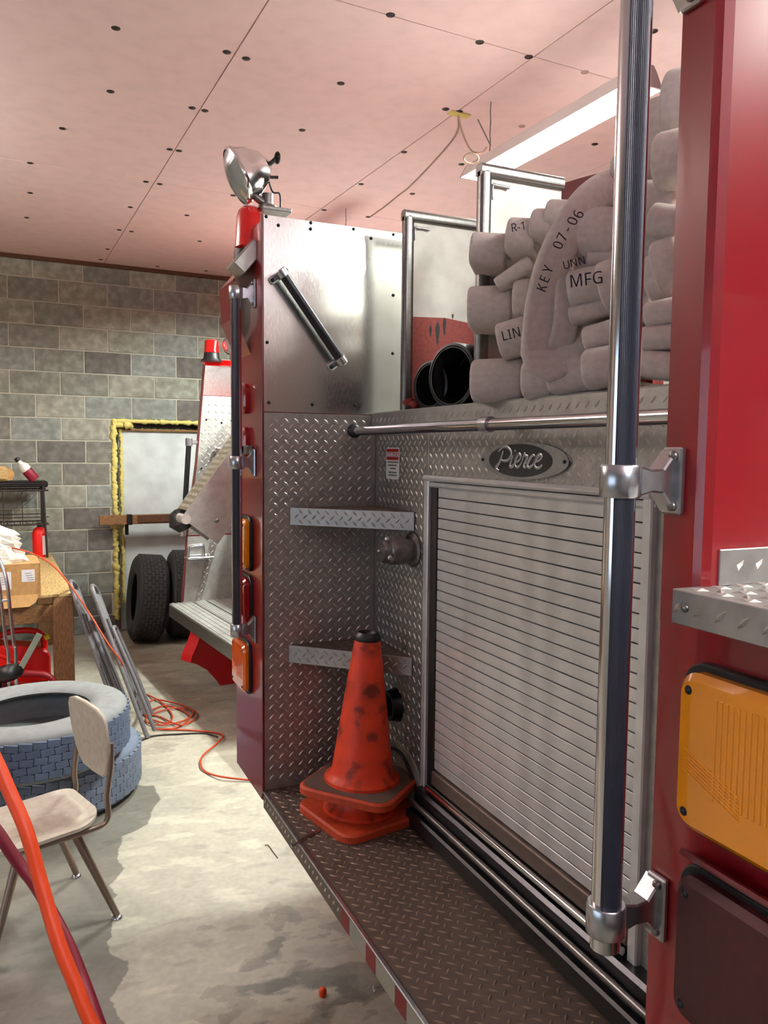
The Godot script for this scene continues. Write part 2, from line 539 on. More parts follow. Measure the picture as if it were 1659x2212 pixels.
# a tread plate: base sheet part plus its raised lugs
func tread_plate(parent: Node3D, called: String, poly: Array, th: float, xf: Transform3D, m: Material, lm: Material, pitch := 0.028, bev := 0.001) -> void:
	var b := MB.new()
	b.plate(poly, th, xf, bev)
	var p := part(parent, called, b, m)
	var l := MB.new()
	lugs(l, poly, Transform3D(xf.basis, xf.origin + xf.basis.z * (th - 0.0001)), pitch, pitch * 0.9, pitch * 0.3, 0.0022)
	if l.v.size():
		part(p, "raised_tread", l, lm, "", "stuff")

func _ready() -> void:
	rng.seed = 20240611
	camera_and_light()
	materials()
	build_room()
	build_lamps()
	build_engine()
	build_hoses()
	build_engine_things()
	build_far_engine()
	build_added_truck()
	build_left_side()

# ---------------------------------------------------------------- camera, light
func camera_and_light() -> void:
	var cam := Camera3D.new()
	cam.name = "camera"
	add_child(cam)
	cam.transform = Transform3D(Basis(CR, CU, CB).orthonormalized(), EYE)
	cam.fov = rad_to_deg(2.0 * atan(1106.0 / F))
	cam.near = 0.05
	cam.far = 60.0
	cam.current = true
	var env := Environment.new()
	env.background_mode = Environment.BG_COLOR
	env.background_color = Color(0.66, 0.78, 0.95)
	env.background_energy_multiplier = 1.0
	env.tonemap_mode = Environment.TONE_MAPPER_LINEAR
	env.tonemap_exposure = 1.0
	env.sdfgi_enabled = true
	env.ssao_enabled = true
	env.ssil_enabled = true
	var we := WorldEnvironment.new()
	we.name = "environment"
	we.environment = env
	add_child(we)

# a hung shop light: hood, white reflector, glowing lens, area light under the lens
func shop_light(at: Vector3, energy: float, up_energy: float, label: String, tone: Color) -> Node3D:
	var o := thing("shop_light", label, "ceiling light", Transform3D(room, room * at), "hooded shop lights")
	var ln := 1.12
	var hood := MB.new()
	var w := [[-0.078, -0.052], [-0.045, 0.004], [-0.03, 0.022], [0.03, 0.022], [0.045, 0.004], [0.078, -0.052]]
	for i in 5:
		var a := Vector3(w[i][0], w[i][1], 0)
		var b := Vector3(w[i + 1][0], w[i + 1][1], 0)
		var nn := Vector3(-(b - a).y, (b - a).x, 0).normalized()
		var z0 := Vector3(0, 0, -ln / 2)
		var z1 := Vector3(0, 0, ln / 2)
		hood.quad(a + z0, b + z0, b + z1, a + z1, nn)
		hood.quad(a + z0 - nn * 0.002, b + z0 - nn * 0.002, b + z1 - nn * 0.002, a + z1 - nn * 0.002, -nn)
	part(o, "hood", hood, M.reflector)
	var caps := MB.new()
	for s in [-1.0, 1.0]:
		var poly := []
		for q in w:
			poly.append(Vector2(q[0], q[1]))
		caps = MB.new()
		caps.plate(poly, 0.008, Transform3D(Basis(), Vector3(0, 0, s * ln / 2 - (0.008 if s < 0 else 0.0))))
		part(o, "end_cap", caps, M.lamp_shell)
	var lens := MB.new()
	lens.box(Vector3(0, -0.024, 0), Vector3(0.104, 0.014, ln - 0.02), 0.003)
	var lm := lamp_material(24.0)
	lm.emission = tone
	part(o, "lamp_lens", lens, lm)
	for s in [-1.0, 1.0]:
		var chain := MB.new()
		var z: float = s * 0.43
		var top := CEIL - at.y - 0.001
		for k in 5:
			var y0 := 0.02 + (top - 0.02) * k / 5.0
			var y1 := 0.02 + (top - 0.02) * (k + 1.2) / 5.0
			chain.tube([Vector3(0.004 * (k % 2), y0, z), Vector3(0, minf(y1, top), z + 0.004 * ((k + 1) % 2))], 0.0028, 6)
		part(o, "chain", chain, M.steel)
	var L := AreaLight3D.new()
	L.name = "lamp_area"
	L.area_size = Vector2(0.09, ln - 0.06)
	L.light_color = tone
	L.light_energy = energy
	L.area_range = 30.0
	L.shadow_enabled = true
	o.add_child(L)
	L.position = Vector3(0, -0.033, 0)
	L.rotation.x = -PI / 2
	if up_energy > 0.0:       # upward slot and light added to brighten the ceiling
		var slot := MB.new()
		slot.box(Vector3(0, 0.0235, 0), Vector3(0.045, 0.003, ln - 0.06), 0.001)
		part(o, "uplight_slot", slot, lm)
		var U := AreaLight3D.new()
		U.name = "uplight_area"
		U.area_size = Vector2(0.045, ln - 0.06)
		U.light_color = tone
		U.light_energy = up_energy
		U.area_range = 30.0
		U.shadow_enabled = true
		o.add_child(U)
		U.position = Vector3(0, 0.0265, 0)
		U.rotation.x = PI / 2
	return o

func build_lamps() -> void:
	shop_light(Vector3(2.14, 3.065, -2.775), 20.0, 0.0, "lit hooded shop light hung on chains above the dented silver partitions", Color(0.97, 1.0, 0.97))
	shop_light(Vector3(2.2, 3.11, -5.45), 16.0, 0.0, "lit hooded shop light hung above the engine by the block wall", Color(0.97, 1.0, 0.97))
	shop_light(Vector3(2.08, 3.065, -0.12), 6.0, 0.0, "lit hooded shop light hung beyond the tall red corner panel with the chrome rail", Color(0.97, 1.0, 0.97))
	shop_light(Vector3(0.7, 3.0, 2.0), 6.0, 30.0, "added unseen shop light near the garage door, lighting the ceiling", Color(0.90, 0.96, 1.0))  # unseen lamp, kept mainly to throw light up at the ceiling
	shop_light(Vector3(-1.5, 3.05, -4.5), 1.6, 36.0, "added unseen shop light over the left aisle, lighting the ceiling", Color(0.97, 1.0, 0.97))  # unseen lamp added to lift the left part of the ceiling
	# lamp cord, wire loop and junction plate at the ceiling by the first light
	var jp := thing("ceiling_wiring", "loose grey lamp cord looping from a pale ceiling plate", "cord", Transform3D(room, Vector3.ZERO))
	var c0 := ceil_at(992, 246)
	var b := MB.new()
	b.box(c0 + Vector3(0, -0.004, 0), Vector3(0.11, 0.006, 0.045), 0.002)
	part(jp, "ceiling_plate", b, M.foam)
	b = MB.new()
	var cords := []
	for p in [[990, 250], [1000, 290], [1018, 325], [1040, 330], [1052, 318]]:
		var q := dep(p[0], p[1], 3.42)
		cords.append(room.inverse() * q)
	b.tube(curve(cords, 6), 0.004, 7)
	var loop := []
	for i in 14:
		var a := TAU * i / 13.0
		loop.append(room.inverse() * dep(1018 + 16 * cos(a), 342 + 11 * sin(a), 3.42 + 0.02 * sin(a)))
	b.tube(loop, 0.0035, 7)
	part(jp, "lamp_cord", b, M.cable)
	b = MB.new()
	var wire := []
	for p in [[990, 252], [985, 290], [940, 345], [885, 402], [862, 420], [830, 446], [800, 467]]:
		wire.append(ceil_at(p[0], p[1]) + Vector3(0, -0.004, 0))
	b.tube(curve(wire, 5), 0.0042, 6)
	part(jp, "surface_cable", b, M.cable)
	b = MB.new()
	b.tube([room.inverse() * dep(1032, 258, 3.45), room.inverse() * dep(1060, 315, 3.45)], 0.003, 6)
	part(jp, "hook_chain", b, M.steel)

# ---------------------------------------------------------------- room
func floor_texture() -> ImageTexture:
	var W := 1024
	var Hh := 1408
	var im := Image.create(W, Hh, false, Image.FORMAT_RGB8)
	var n1 := FastNoiseLite.new(); n1.seed = 5; n1.frequency = 0.9; n1.fractal_octaves = 4
	var n2 := FastNoiseLite.new(); n2.seed = 8; n2.frequency = 7.0; n2.fractal_octaves = 3
	var n3 := FastNoiseLite.new(); n3.seed = 15; n3.frequency = 3.0; n3.fractal_octaves = 2
	var n4 := FastNoiseLite.new(); n4.seed = 41; n4.frequency = 30.0; n4.fractal_octaves = 2
	var n5 := FastNoiseLite.new(); n5.seed = 52; n5.frequency = 4.0; n5.fractal_octaves = 5
	var damp := PackedVector2Array()
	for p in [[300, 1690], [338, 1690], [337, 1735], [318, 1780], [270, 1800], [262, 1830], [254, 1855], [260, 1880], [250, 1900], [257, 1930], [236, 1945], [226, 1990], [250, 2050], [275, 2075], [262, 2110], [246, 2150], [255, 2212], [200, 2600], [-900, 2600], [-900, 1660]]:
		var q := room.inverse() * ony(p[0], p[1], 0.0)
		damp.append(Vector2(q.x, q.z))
	var spots := []  # grime smudges, enlarged to darken the shaded floor by the tailboard
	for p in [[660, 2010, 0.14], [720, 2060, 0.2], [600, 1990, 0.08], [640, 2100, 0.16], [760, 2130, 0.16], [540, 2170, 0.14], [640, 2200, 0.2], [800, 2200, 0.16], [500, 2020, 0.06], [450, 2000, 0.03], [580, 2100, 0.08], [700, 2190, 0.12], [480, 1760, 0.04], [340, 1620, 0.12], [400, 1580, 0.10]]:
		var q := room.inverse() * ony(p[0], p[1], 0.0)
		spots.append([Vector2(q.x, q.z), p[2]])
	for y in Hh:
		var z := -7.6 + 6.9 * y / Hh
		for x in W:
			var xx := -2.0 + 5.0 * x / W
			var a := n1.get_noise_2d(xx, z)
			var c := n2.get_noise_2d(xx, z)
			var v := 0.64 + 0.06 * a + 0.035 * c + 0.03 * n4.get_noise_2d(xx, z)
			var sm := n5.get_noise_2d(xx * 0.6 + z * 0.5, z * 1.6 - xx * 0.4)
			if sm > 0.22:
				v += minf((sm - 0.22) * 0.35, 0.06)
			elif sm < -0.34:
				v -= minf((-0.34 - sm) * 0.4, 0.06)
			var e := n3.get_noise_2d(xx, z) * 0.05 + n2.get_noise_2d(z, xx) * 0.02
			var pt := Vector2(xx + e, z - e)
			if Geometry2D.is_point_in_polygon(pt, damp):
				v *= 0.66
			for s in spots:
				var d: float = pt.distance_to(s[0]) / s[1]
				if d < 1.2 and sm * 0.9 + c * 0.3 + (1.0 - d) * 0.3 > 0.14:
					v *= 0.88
			v = clampf(v, 0.05, 0.95)
			im.set_pixel(x, y, Color(v, v * 0.965, v * 0.87))
	return ImageTexture.create_from_image(im)

var block_meshes := {}
func block_mesh(w: float, h: float) -> ArrayMesh:
	var key := "%.3f_%.3f" % [w, h]
	if not block_meshes.has(key):
		var b := MB.new()
		b.box(Vector3.ZERO, Vector3(w, h, 0.05), 0.005)
		block_meshes[key] = b.mesh()
	return block_meshes[key]

func slab(mb: MB, x0: float, x1: float, y0: float, y1: float, z0: float, z1: float) -> void:
	mb.box(Vector3((x0 + x1) / 2, (y0 + y1) / 2, (z0 + z1) / 2), Vector3(x1 - x0, y1 - y0, z1 - z0))

func build_room() -> void:
	var X0 := -3.2
	var X1 := 9.0
	var ZB := 3.6
	# floor
	var b := MB.new()
	slab(b, X0, X1, -0.2, -0.003, WALL_Z - 0.25, ZB)
	var fl := struct("floor", b, mat(Color(0.56, 0.54, 0.49), 0.9))
	var grit := noise_tex(0.08, 5, [], 512, FastNoiseLite.TYPE_SIMPLEX_SMOOTH, 77)
	var fm := StandardMaterial3D.new()
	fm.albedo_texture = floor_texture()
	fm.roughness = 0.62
	fm.heightmap_enabled = true
	fm.heightmap_texture = grit
	fm.heightmap_scale = 0.12
	var fs := MB.new()
	fs.use_uv = true
	var a0 := Vector3(-2, 0, -7.6 + 0.067); var a1 := Vector3(3, 0, a0.z); var a2 := Vector3(3, 0, -0.7); var a3 := Vector3(-2, 0, -0.7)
	var u0 := (a0.z + 7.6) / 6.9
	for t in [[a0, a1, a2], [a0, a2, a3]]:
		fs.v.append_array(t)
		for p in t:
			fs.n.append(Vector3.UP)
			fs.uv.append(Vector2((p.x + 2.0) / 5.0, (p.z + 7.6) / 6.9))
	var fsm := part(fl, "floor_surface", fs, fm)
	fsm.set_meta("label", "worn beige concrete with a darker damp patch")
	var rest := MB.new()
	for r in [[X0, -2.0, WALL_Z, ZB], [3.0, X1, WALL_Z, ZB], [-2.0, 3.0, -0.7, ZB]]:
		rest.quad(Vector3(r[0], 0, r[2]), Vector3(r[1], 0, r[2]), Vector3(r[1], 0, r[3]), Vector3(r[0], 0, r[3]), Vector3.UP)
	part(fl, "floor_border", rest, mat(Color(0.58, 0.56, 0.50), 0.7))
	# back wall of concrete blocks with a boarded doorway
	var dx0 := 1.005
	var dx1 := 2.0
	var dy := 1.957
	b = MB.new()
	slab(b, X0, dx0, 0, CEIL, WALL_Z - 0.2, WALL_Z)
	slab(b, dx1, X1, 0, CEIL, WALL_Z - 0.2, WALL_Z)
	slab(b, dx0, dx1, dy, CEIL, WALL_Z - 0.2, WALL_Z)
	slab(b, dx0, dx1, 0, dy, WALL_Z - 0.2, WALL_Z - 0.12)
	var wb := struct("wall_back", b, M.mortar)
	var far := MB.new()
	for i in range(-10, 8):
		var y0 := maxf(1.957 + 0.199 * i, 0.0)
		var y1 := minf(1.957 + 0.199 * (i + 1), CEIL)
		if y1 - y0 < 0.03:
			continue
		var off := 0.371 if i % 2 == 0 else 0.171
		for k in range(-9, 22):
			var x0 := off + 0.404 * k
			var x1 := x0 + 0.404
			if x1 > X1 or x0 < X0:
				continue
			if y0 < dy - 0.01:
				if x0 >= dx0 - 0.02 and x1 <= dx1 + 0.02:
					continue
				if x0 < dx0 and x1 > dx0:
					x1 = dx0
				elif x0 < dx1 and x1 > dx1:
					x0 = dx1
			if x1 - x0 < 0.05:
				continue
			var gx := 0.0045
			var w := x1 - x0 - gx * 2
			var h := y1 - y0 - 0.009
			var c := Vector3((x0 + x1) / 2, (y0 + y1) / 2, WALL_Z - 0.019 + rng.randf_range(-0.0012, 0.0012))
			var tone := rng.randi_range(0, 9)
			var idx: int = [0, 0, 1, 1, 2, 2, 3, 4, 4, 5][tone]
			if x0 > -1.1 and x1 < 3.0:
				var o := MeshInstance3D.new()
				o.name = "block"
				o.mesh = block_mesh(w, h)
				o.material_override = M["block_%d" % idx]
				o.position = c
				wb.add_child(o, true)
			else:
				far.box(c, Vector3(w, h, 0.05))
	part(wb, "block_courses", far, M.block_0, "", "stuff")
	# other walls
	b = MB.new()
	slab(b, X0 - 0.2, X0, 0, 0.95, WALL_Z - 0.2, ZB + 0.2)
	slab(b, X0 - 0.2, X0, 2.35, CEIL, WALL_Z - 0.2, ZB + 0.2)
	slab(b, X0 - 0.2, X0, 0.95, 2.35, WALL_Z - 0.2, -2.2)
	slab(b, X0 - 0.2, X0, 0.95, 2.35, 0.6, ZB + 0.2)
	struct("wall_left", b, M.plain_wall)
	# unseen glowing window added in the left wall as side fill light
	b = MB.new()
	for k in 4:
		slab(b, X0 - 0.1, X0 - 0.04, 0.95, 2.35, -2.2 + k * 0.92, -2.16 + k * 0.92)
	for y in [0.95, 1.63, 2.31]:
		slab(b, X0 - 0.1, X0 - 0.04, y, y + 0.04, -2.2, 0.6)
	var win := struct("added_window_1", b, M.white)
	var day := StandardMaterial3D.new()
	day.albedo_color = Color(0.9, 0.95, 1.0)
	day.emission_enabled = true
	day.emission = Color(0.80, 0.90, 1.0)
	day.emission_energy_multiplier = 0.7
	for k in 3:
		for j in 2:
			var wp := MB.new()
			slab(wp, X0 - 0.09, X0 - 0.08, 0.99 + 0.68 * j, 1.63 + 0.68 * j, -2.16 + k * 0.92, -1.28 + k * 0.92)
			part(win, "glowing_pane", wp, day)
	var W := AreaLight3D.new()
	W.name = "window_fill"
	W.area_size = Vector2(2.7, 1.3)
	W.light_color = Color(0.80, 0.90, 1.0)
	W.light_energy = 1.3
	W.area_range = 30.0
	W.shadow_enabled = true
	win.add_child(W)
	W.position = Vector3(X0 - 0.03, 1.65, -0.8)
	W.rotation.y = -PI / 2
	b = MB.new()
	slab(b, X1, X1 + 0.2, 0, CEIL, WALL_Z - 0.2, ZB + 0.2)
	struct("wall_right", b, M.plain_wall)
	b = MB.new()
	slab(b, X0, 0.1, 0, CEIL, ZB, ZB + 0.2)
	slab(b, 3.7, X1, 0, CEIL, ZB, ZB + 0.2)
	slab(b, 0.1, 3.7, 3.0, CEIL, ZB, ZB + 0.2)
	struct("wall_front", b, M.plain_wall)
	# sectional garage door behind the camera, one section glazed
	b = MB.new()
	for i in 5:
		if i == 3:
			continue
		b.box(Vector3(1.9, 0.3 + 0.6 * i, ZB + 0.05), Vector3(3.6, 0.59, 0.06), 0.01)
	for k in 5:
		b.box(Vector3(0.1 + 0.9 * k, 2.1, ZB + 0.05), Vector3(0.16, 0.59, 0.06))
	for y in [1.84, 2.36]:
		b.box(Vector3(1.9, y, ZB + 0.05), Vector3(3.6, 0.09, 0.06))
	var gd := struct("door_2", b, M.white)
	for k in 4:
		var gp := MB.new()
		gp.box(Vector3(0.55 + 0.9 * k, 2.1, ZB + 0.05), Vector3(0.76, 0.44, 0.006))
		var gm := StandardMaterial3D.new()
		gm.transparency = BaseMaterial3D.TRANSPARENCY_ALPHA
		gm.albedo_color = Color(0.9, 0.95, 1.0, 0.12)
		gm.roughness = 0.05
		part(gd, "pane", gp, gm)
	# ceiling of pink foam boards with real joints
	b = MB.new()
	slab(b, X0, X1, CEIL + 0.012, CEIL + 0.2, WALL_Z - 0.25, ZB + 0.2)
	var ce := struct("ceiling", b, M.ceiling_back)
	var xs := [X0, -1.26, -0.153, 0.953, 2.06, 3.167, 4.27, 5.38, 6.49, 7.6, X1]
	var zs := [WALL_Z, -5.1, -2.77, -0.44, 1.89, ZB]
	for i in xs.size() - 1:
		for j in zs.size() - 1:
			var bb := MB.new()
			bb.box(Vector3((xs[i] + xs[i + 1]) / 2, CEIL + 0.007, (zs[j] + zs[j + 1]) / 2), Vector3(xs[i + 1] - xs[i] - 0.005, 0.014, zs[j + 1] - zs[j] - 0.005), 0.0015)
			part(ce, "foam_board", bb, M.foamboard if (i + j) % 2 == 0 else M.foamboard_b)
	var wm := MB.new()
	wm.lathe([Vector2(0, -0.004), Vector2(0.006, -0.004), Vector2(0.009, -0.0015), Vector2(0.0165, -0.002), Vector2(0.018, 0.0)], Transform3D(), 14, 0.3)
	var wmesh := wm.mesh()
	var spots := []
	for p in [[500, 122], [980, 225], [1063, 253], [1472, 360], [477, 395], [270, 555], [830, 466], [885, 478], [1305, 562], [733, 645], [773, 651], [130, 704], [630, 785], [690, 795], [1007, 844], [130, 833], [1560, 795], [563, 895], [1400, 907], [1590, 937], [115, 940], [515, 993], [568, 1000], [807, 930], [862, 1042], [465, 1076], [435, 1121], [680, 1150], [890, 1170], [145, 1105]]:
		spots.append([p[0] / 2.0, p[1] / 2.0, 0])
	for p in [[84, 62, 0], [456, 176, 0], [660, 237, 0], [895, 301, 1], [314, 455, 0], [371, 465, 0], [140, 634, 0], [632, 526, 1], [936, 601, 0], [380, 685, 0], [175, 808, 0], [625, 730, 1], [815, 770, 0], [1180, 130, 0]]:
		spots.append([800 + p[0] / 1.931, p[1] / 1.931, p[2]])
	for s in spots:
		var o := MeshInstance3D.new()
		o.name = "fixing_washer"
		o.mesh = wmesh
		o.material_override = M.washer_pale if s[2] else M.washer
		o.position = ceil_at(s[0], s[1])
		ce.add_child(o, true)
	# timber strip at the head of the wall
	b = MB.new()
	slab(b, X0, X1, CEIL - 0.035, CEIL - 0.001, WALL_Z + 0.004, WALL_Z + 0.034)
	struct("trim_1", b, M.wood_dark)
	# boarded doorway: white panel, timber stop, squeezed-out foam
	b = MB.new()
	slab(b, dx0 + 0.06, dx1 - 0.02, 0.0, dy - 0.085, WALL_Z - 0.10, WALL_Z - 0.07)
	var d1 := struct("door_1", b, M.door_white)
	b = MB.new()
	slab(b, dx0 + 0.07, dx1, dy - 0.07, dy - 0.03, WALL_Z - 0.09, WALL_Z - 0.06)
	part(d1, "head_stop", b, M.black)
	b = MB.new()
	slab(b, dx0 + 0.07, dx1, dy - 0.10, dy - 0.083, WALL_Z - 0.07, WALL_Z - 0.04)
	part(d1, "head_strip", b, M.wood)
	for spec in [[Vector3(dx0 + 0.015, 0.12, WALL_Z + 0.0), Vector3(dx0 + 0.01, dy, WALL_Z + 0.0), 0.026], [Vector3(dx0 + 0.085, 0.25, WALL_Z - 0.06), Vector3(dx0 + 0.08, dy - 0.08, WALL_Z - 0.06), 0.018], [Vector3(dx0, dy - 0.015, WALL_Z), Vector3(dx1, dy - 0.018, WALL_Z), 0.022], [Vector3(dx0 + 0.06, dy - 0.09, WALL_Z - 0.06), Vector3(dx1, dy - 0.095, WALL_Z - 0.06), 0.012], [Vector3(dx0, dy - 0.05, WALL_Z - 0.01), Vector3(dx0 + 0.17, dy - 0.045, WALL_Z - 0.01), 0.035]]:
		var path := []
		var sc := []
		var a: Vector3 = spec[0]
		var z: Vector3 = spec[1]
		var m := int((z - a).length() / 0.014)
		for k in m + 1:
			var t := float(k) / m
			path.append(a.lerp(z, t) + Vector3(rng.randf_range(-1, 1), rng.randf_range(-0.3, 0.3), rng.randf_range(-0.6, 0.8)) * spec[2] * 0.3)
			sc.append(rng.randf_range(0.6, 1.25))
		b = MB.new()
		b.tube(path, spec[2], 9, sc)
		part(d1, "foam_bead", b, M.foam)
	# timber bar barring the doorway, with a strap
	var p0 := onwall(214, 1124, 0.12)
	var bar := thing("timber_bar", "brown timber bar held across the boarded doorway", "timber", Transform3D(room, room * p0))
	b = MB.new()
	b.box(Vector3(0.5, 0, 0), Vector3(1.0, 0.085, 0.045), 0.003)
	part(bar, "plank", b, M.wood)
	b = MB.new()
	b.box(Vector3(0.62, 0.004, 0.026), Vector3(0.58, 0.07, 0.008), 0.002)
	part(bar, "splice_board", b, M.wood_dark)
	b = MB.new()
	b.box(Vector3(0.26, 0, 0.004), Vector3(0.045, 0.095, 0.062), 0.003)
	b.box(Vector3(0.245, -0.09, -0.06), Vector3(0.03, 0.11, 0.03), 0.003)
	b.box(Vector3(0.26, 0, -0.07), Vector3(0.03, 0.03, 0.12))
	part(bar, "strap", b, M.black)

# ---------------------------------------------------------------- near engine
var FX := Basis(Vector3(0, 0, 1), Vector3.UP, Vector3(-1, 0, 0))        # faces -x: local x = z, y = y
var FT := Basis(Vector3(0, 0, 1), Vector3(1, 0, 0), Vector3.UP)         # faces up: local x = z, y = x
func rect(x0: float, x1: float, y0: float, y1: float) -> Array:
	return [Vector2(x0, y0), Vector2(x1, y0), Vector2(x1, y1), Vector2(x0, y1)]
func boxed(parent: Node3D, called: String, x0: float, x1: float, y0: float, y1: float, z0: float, z1: float, m: Material, bev := 0.003) -> MeshInstance3D:
	var b := MB.new()
	b.box(Vector3((x0 + x1) / 2, (y0 + y1) / 2, (z0 + z1) / 2), Vector3(x1 - x0, y1 - y0, z1 - z0), bev)
	return part(parent, called, b, m)
func bolt(parent: Node3D, called: String, p: Vector3, dir: Vector3, r: float, m: Material) -> void:
	var b := MB.new()
	var y := dir.normalized()
	var x := y.cross(Vector3(0.3, 0.5, 0.8)).normalized()
	b.lathe([Vector2(r, 0), Vector2(r, r * 0.35), Vector2(r * 0.6, r * 0.75), Vector2(0, r * 0.85)], Transform3D(Basis(x, y, x.cross(y)), p), 10, 0.5)
	part(parent, called, b, m)
# stanchion of a grab rail: plate on the face, waisted neck, ring round the rail
func stanchion(parent: Node3D, y: float, z: float, xp: float, m: Material, up := 1.0, k := 1.0, zp := 99.0) -> void:
	if zp > 90.0:
		zp = z
	var b := MB.new()
	b.box(Vector3(XR - 0.004, y, zp), Vector3(0.008, 0.078 * k, 0.03), 0.002)
	var hh := 0.0185 * k
	var poly := [Vector2(XR - 0.006, 0.036 * k), Vector2(XR - 0.012, 0.028 * k), Vector2(XR - 0.024, 0.014 * k), Vector2(XR - 0.04, 0.0125 * k), Vector2(xp + 0.02, hh * 0.9), Vector2(xp, hh * 0.95), Vector2(xp, -hh * 0.95), Vector2(xp + 0.02, -hh * 0.9), Vector2(XR - 0.04, -0.0125 * k), Vector2(XR - 0.024, -0.014 * k), Vector2(XR - 0.012, -0.028 * k), Vector2(XR - 0.006, -0.036 * k)]
	b.plate(poly, 0.024, Transform3D(Basis(), Vector3(0, y, z - 0.012)), 0.002)
	var p := part(parent, "stanchion", b, m)
	b = MB.new()
	b.lathe([Vector2(0.0, -hh), Vector2(0.0215, -hh), Vector2(0.0232, -hh + 0.002), Vector2(0.0232, hh - 0.002), Vector2(0.0215, hh), Vector2(0.0, hh)], Transform3D(Basis(), Vector3(xp, y, z)), 28)
	part(p, "ring", b, m)
	for s in [-1.0, 1.0]:
		bolt(p, "bolt", Vector3(XR - 0.008, y + s * 0.029 * k, zp + 0.003), Vector3(-1, 0, 0), 0.006, M.steel)
func grab_rail(parent: Node3D, x: float, z: float, y0: float, y1: float, ys: Array, k: float, zp: float) -> void:
	var b := MB.new()
	b.lathe([Vector2(0, 0), Vector2(0.012, 0), Vector2(0.0175, 0.004), Vector2(0.0175, y1 - y0 - 0.004), Vector2(0.012, y1 - y0), Vector2(0, y1 - y0)], Transform3D(Basis(), Vector3(x, y0, z)), 36)
	var r := part(parent, "grab_rail", b, M.chrome)
	for sgn in [1.0, -1.0]:
		var dir = Vector3(-0.44, 0, 0.9).normalized() * sgn
		var side := Vector3.UP.cross(dir).normalized()
		b = MB.new()
		var poly := []
		var n := 24
		for i in n + 1:
			var a := deg_to_rad(-36.0 + 72.0 * i / n)
			var rr0 := 0.0184 + (0.0005 if i % 2 == 0 else 0.0)
			poly.append(Vector2(sin(a), cos(a)) * rr0)
		for i in 5:
			var a := deg_to_rad(36.0 - 72.0 * i / 4.0)
			poly.append(Vector2(sin(a), cos(a)) * 0.0165)
		b.sweep([Vector3(x, y0 + 0.03, z), Vector3(x, y1 - 0.006, z)], poly, dir, false)
		part(r, "rubber_grip", b, M.rubber)
	for y in ys:
		stanchion(parent, y, z, x, M.cast, 1.0, k, zp)
func lens_light(parent: Node3D, called: String, zc: float, yc: float, w: float, h: float, m: Material, ribs := true, x := XR) -> void:
	var xf := Transform3D(FX, Vector3(x, yc, zc))
	var b := MB.new()
	b.plate(rr(w + 0.016, h + 0.016, 0.03, 6), 0.012, xf, 0.002, true)
	var base := part(parent, called, b, M.black)
	b = MB.new()
	b.plate(rr(w, h, 0.026, 6), 0.03, xf, 0.008, true)
	part(base, "lens", b, m)
	if ribs:
		b = MB.new()
		var n := 16
		for i in n:
			var zz := -w * 0.2 + w * 0.62 * i / n
			b.box(Vector3(x - 0.03, yc + h * 0.08, zc + zz), Vector3(0.0016, h * 0.62, w * 0.62 / n * 0.55), 0.0006)
		for i in 7:
			var bb := Basis(Vector3(1, 0, 0), 0.35)
			b.box(Vector3(x - 0.0302, yc - h * 0.06 - i * 0.004, zc - w * 0.22), Vector3(0.0018, 0.0022, w * 0.44), 0.0005, bb)
		part(base, "lens_ribs", b, m)
	for c in [[-1, -1], [-1, 1], [1, -1], [1, 1]]:
		bolt(base, "screw", Vector3(x - 0.028, yc + c[1] * (h / 2 - 0.02), zc + c[0] * (w / 2 - 0.018)), Vector3(-1, 0, 0), 0.0055, M.dark_steel)

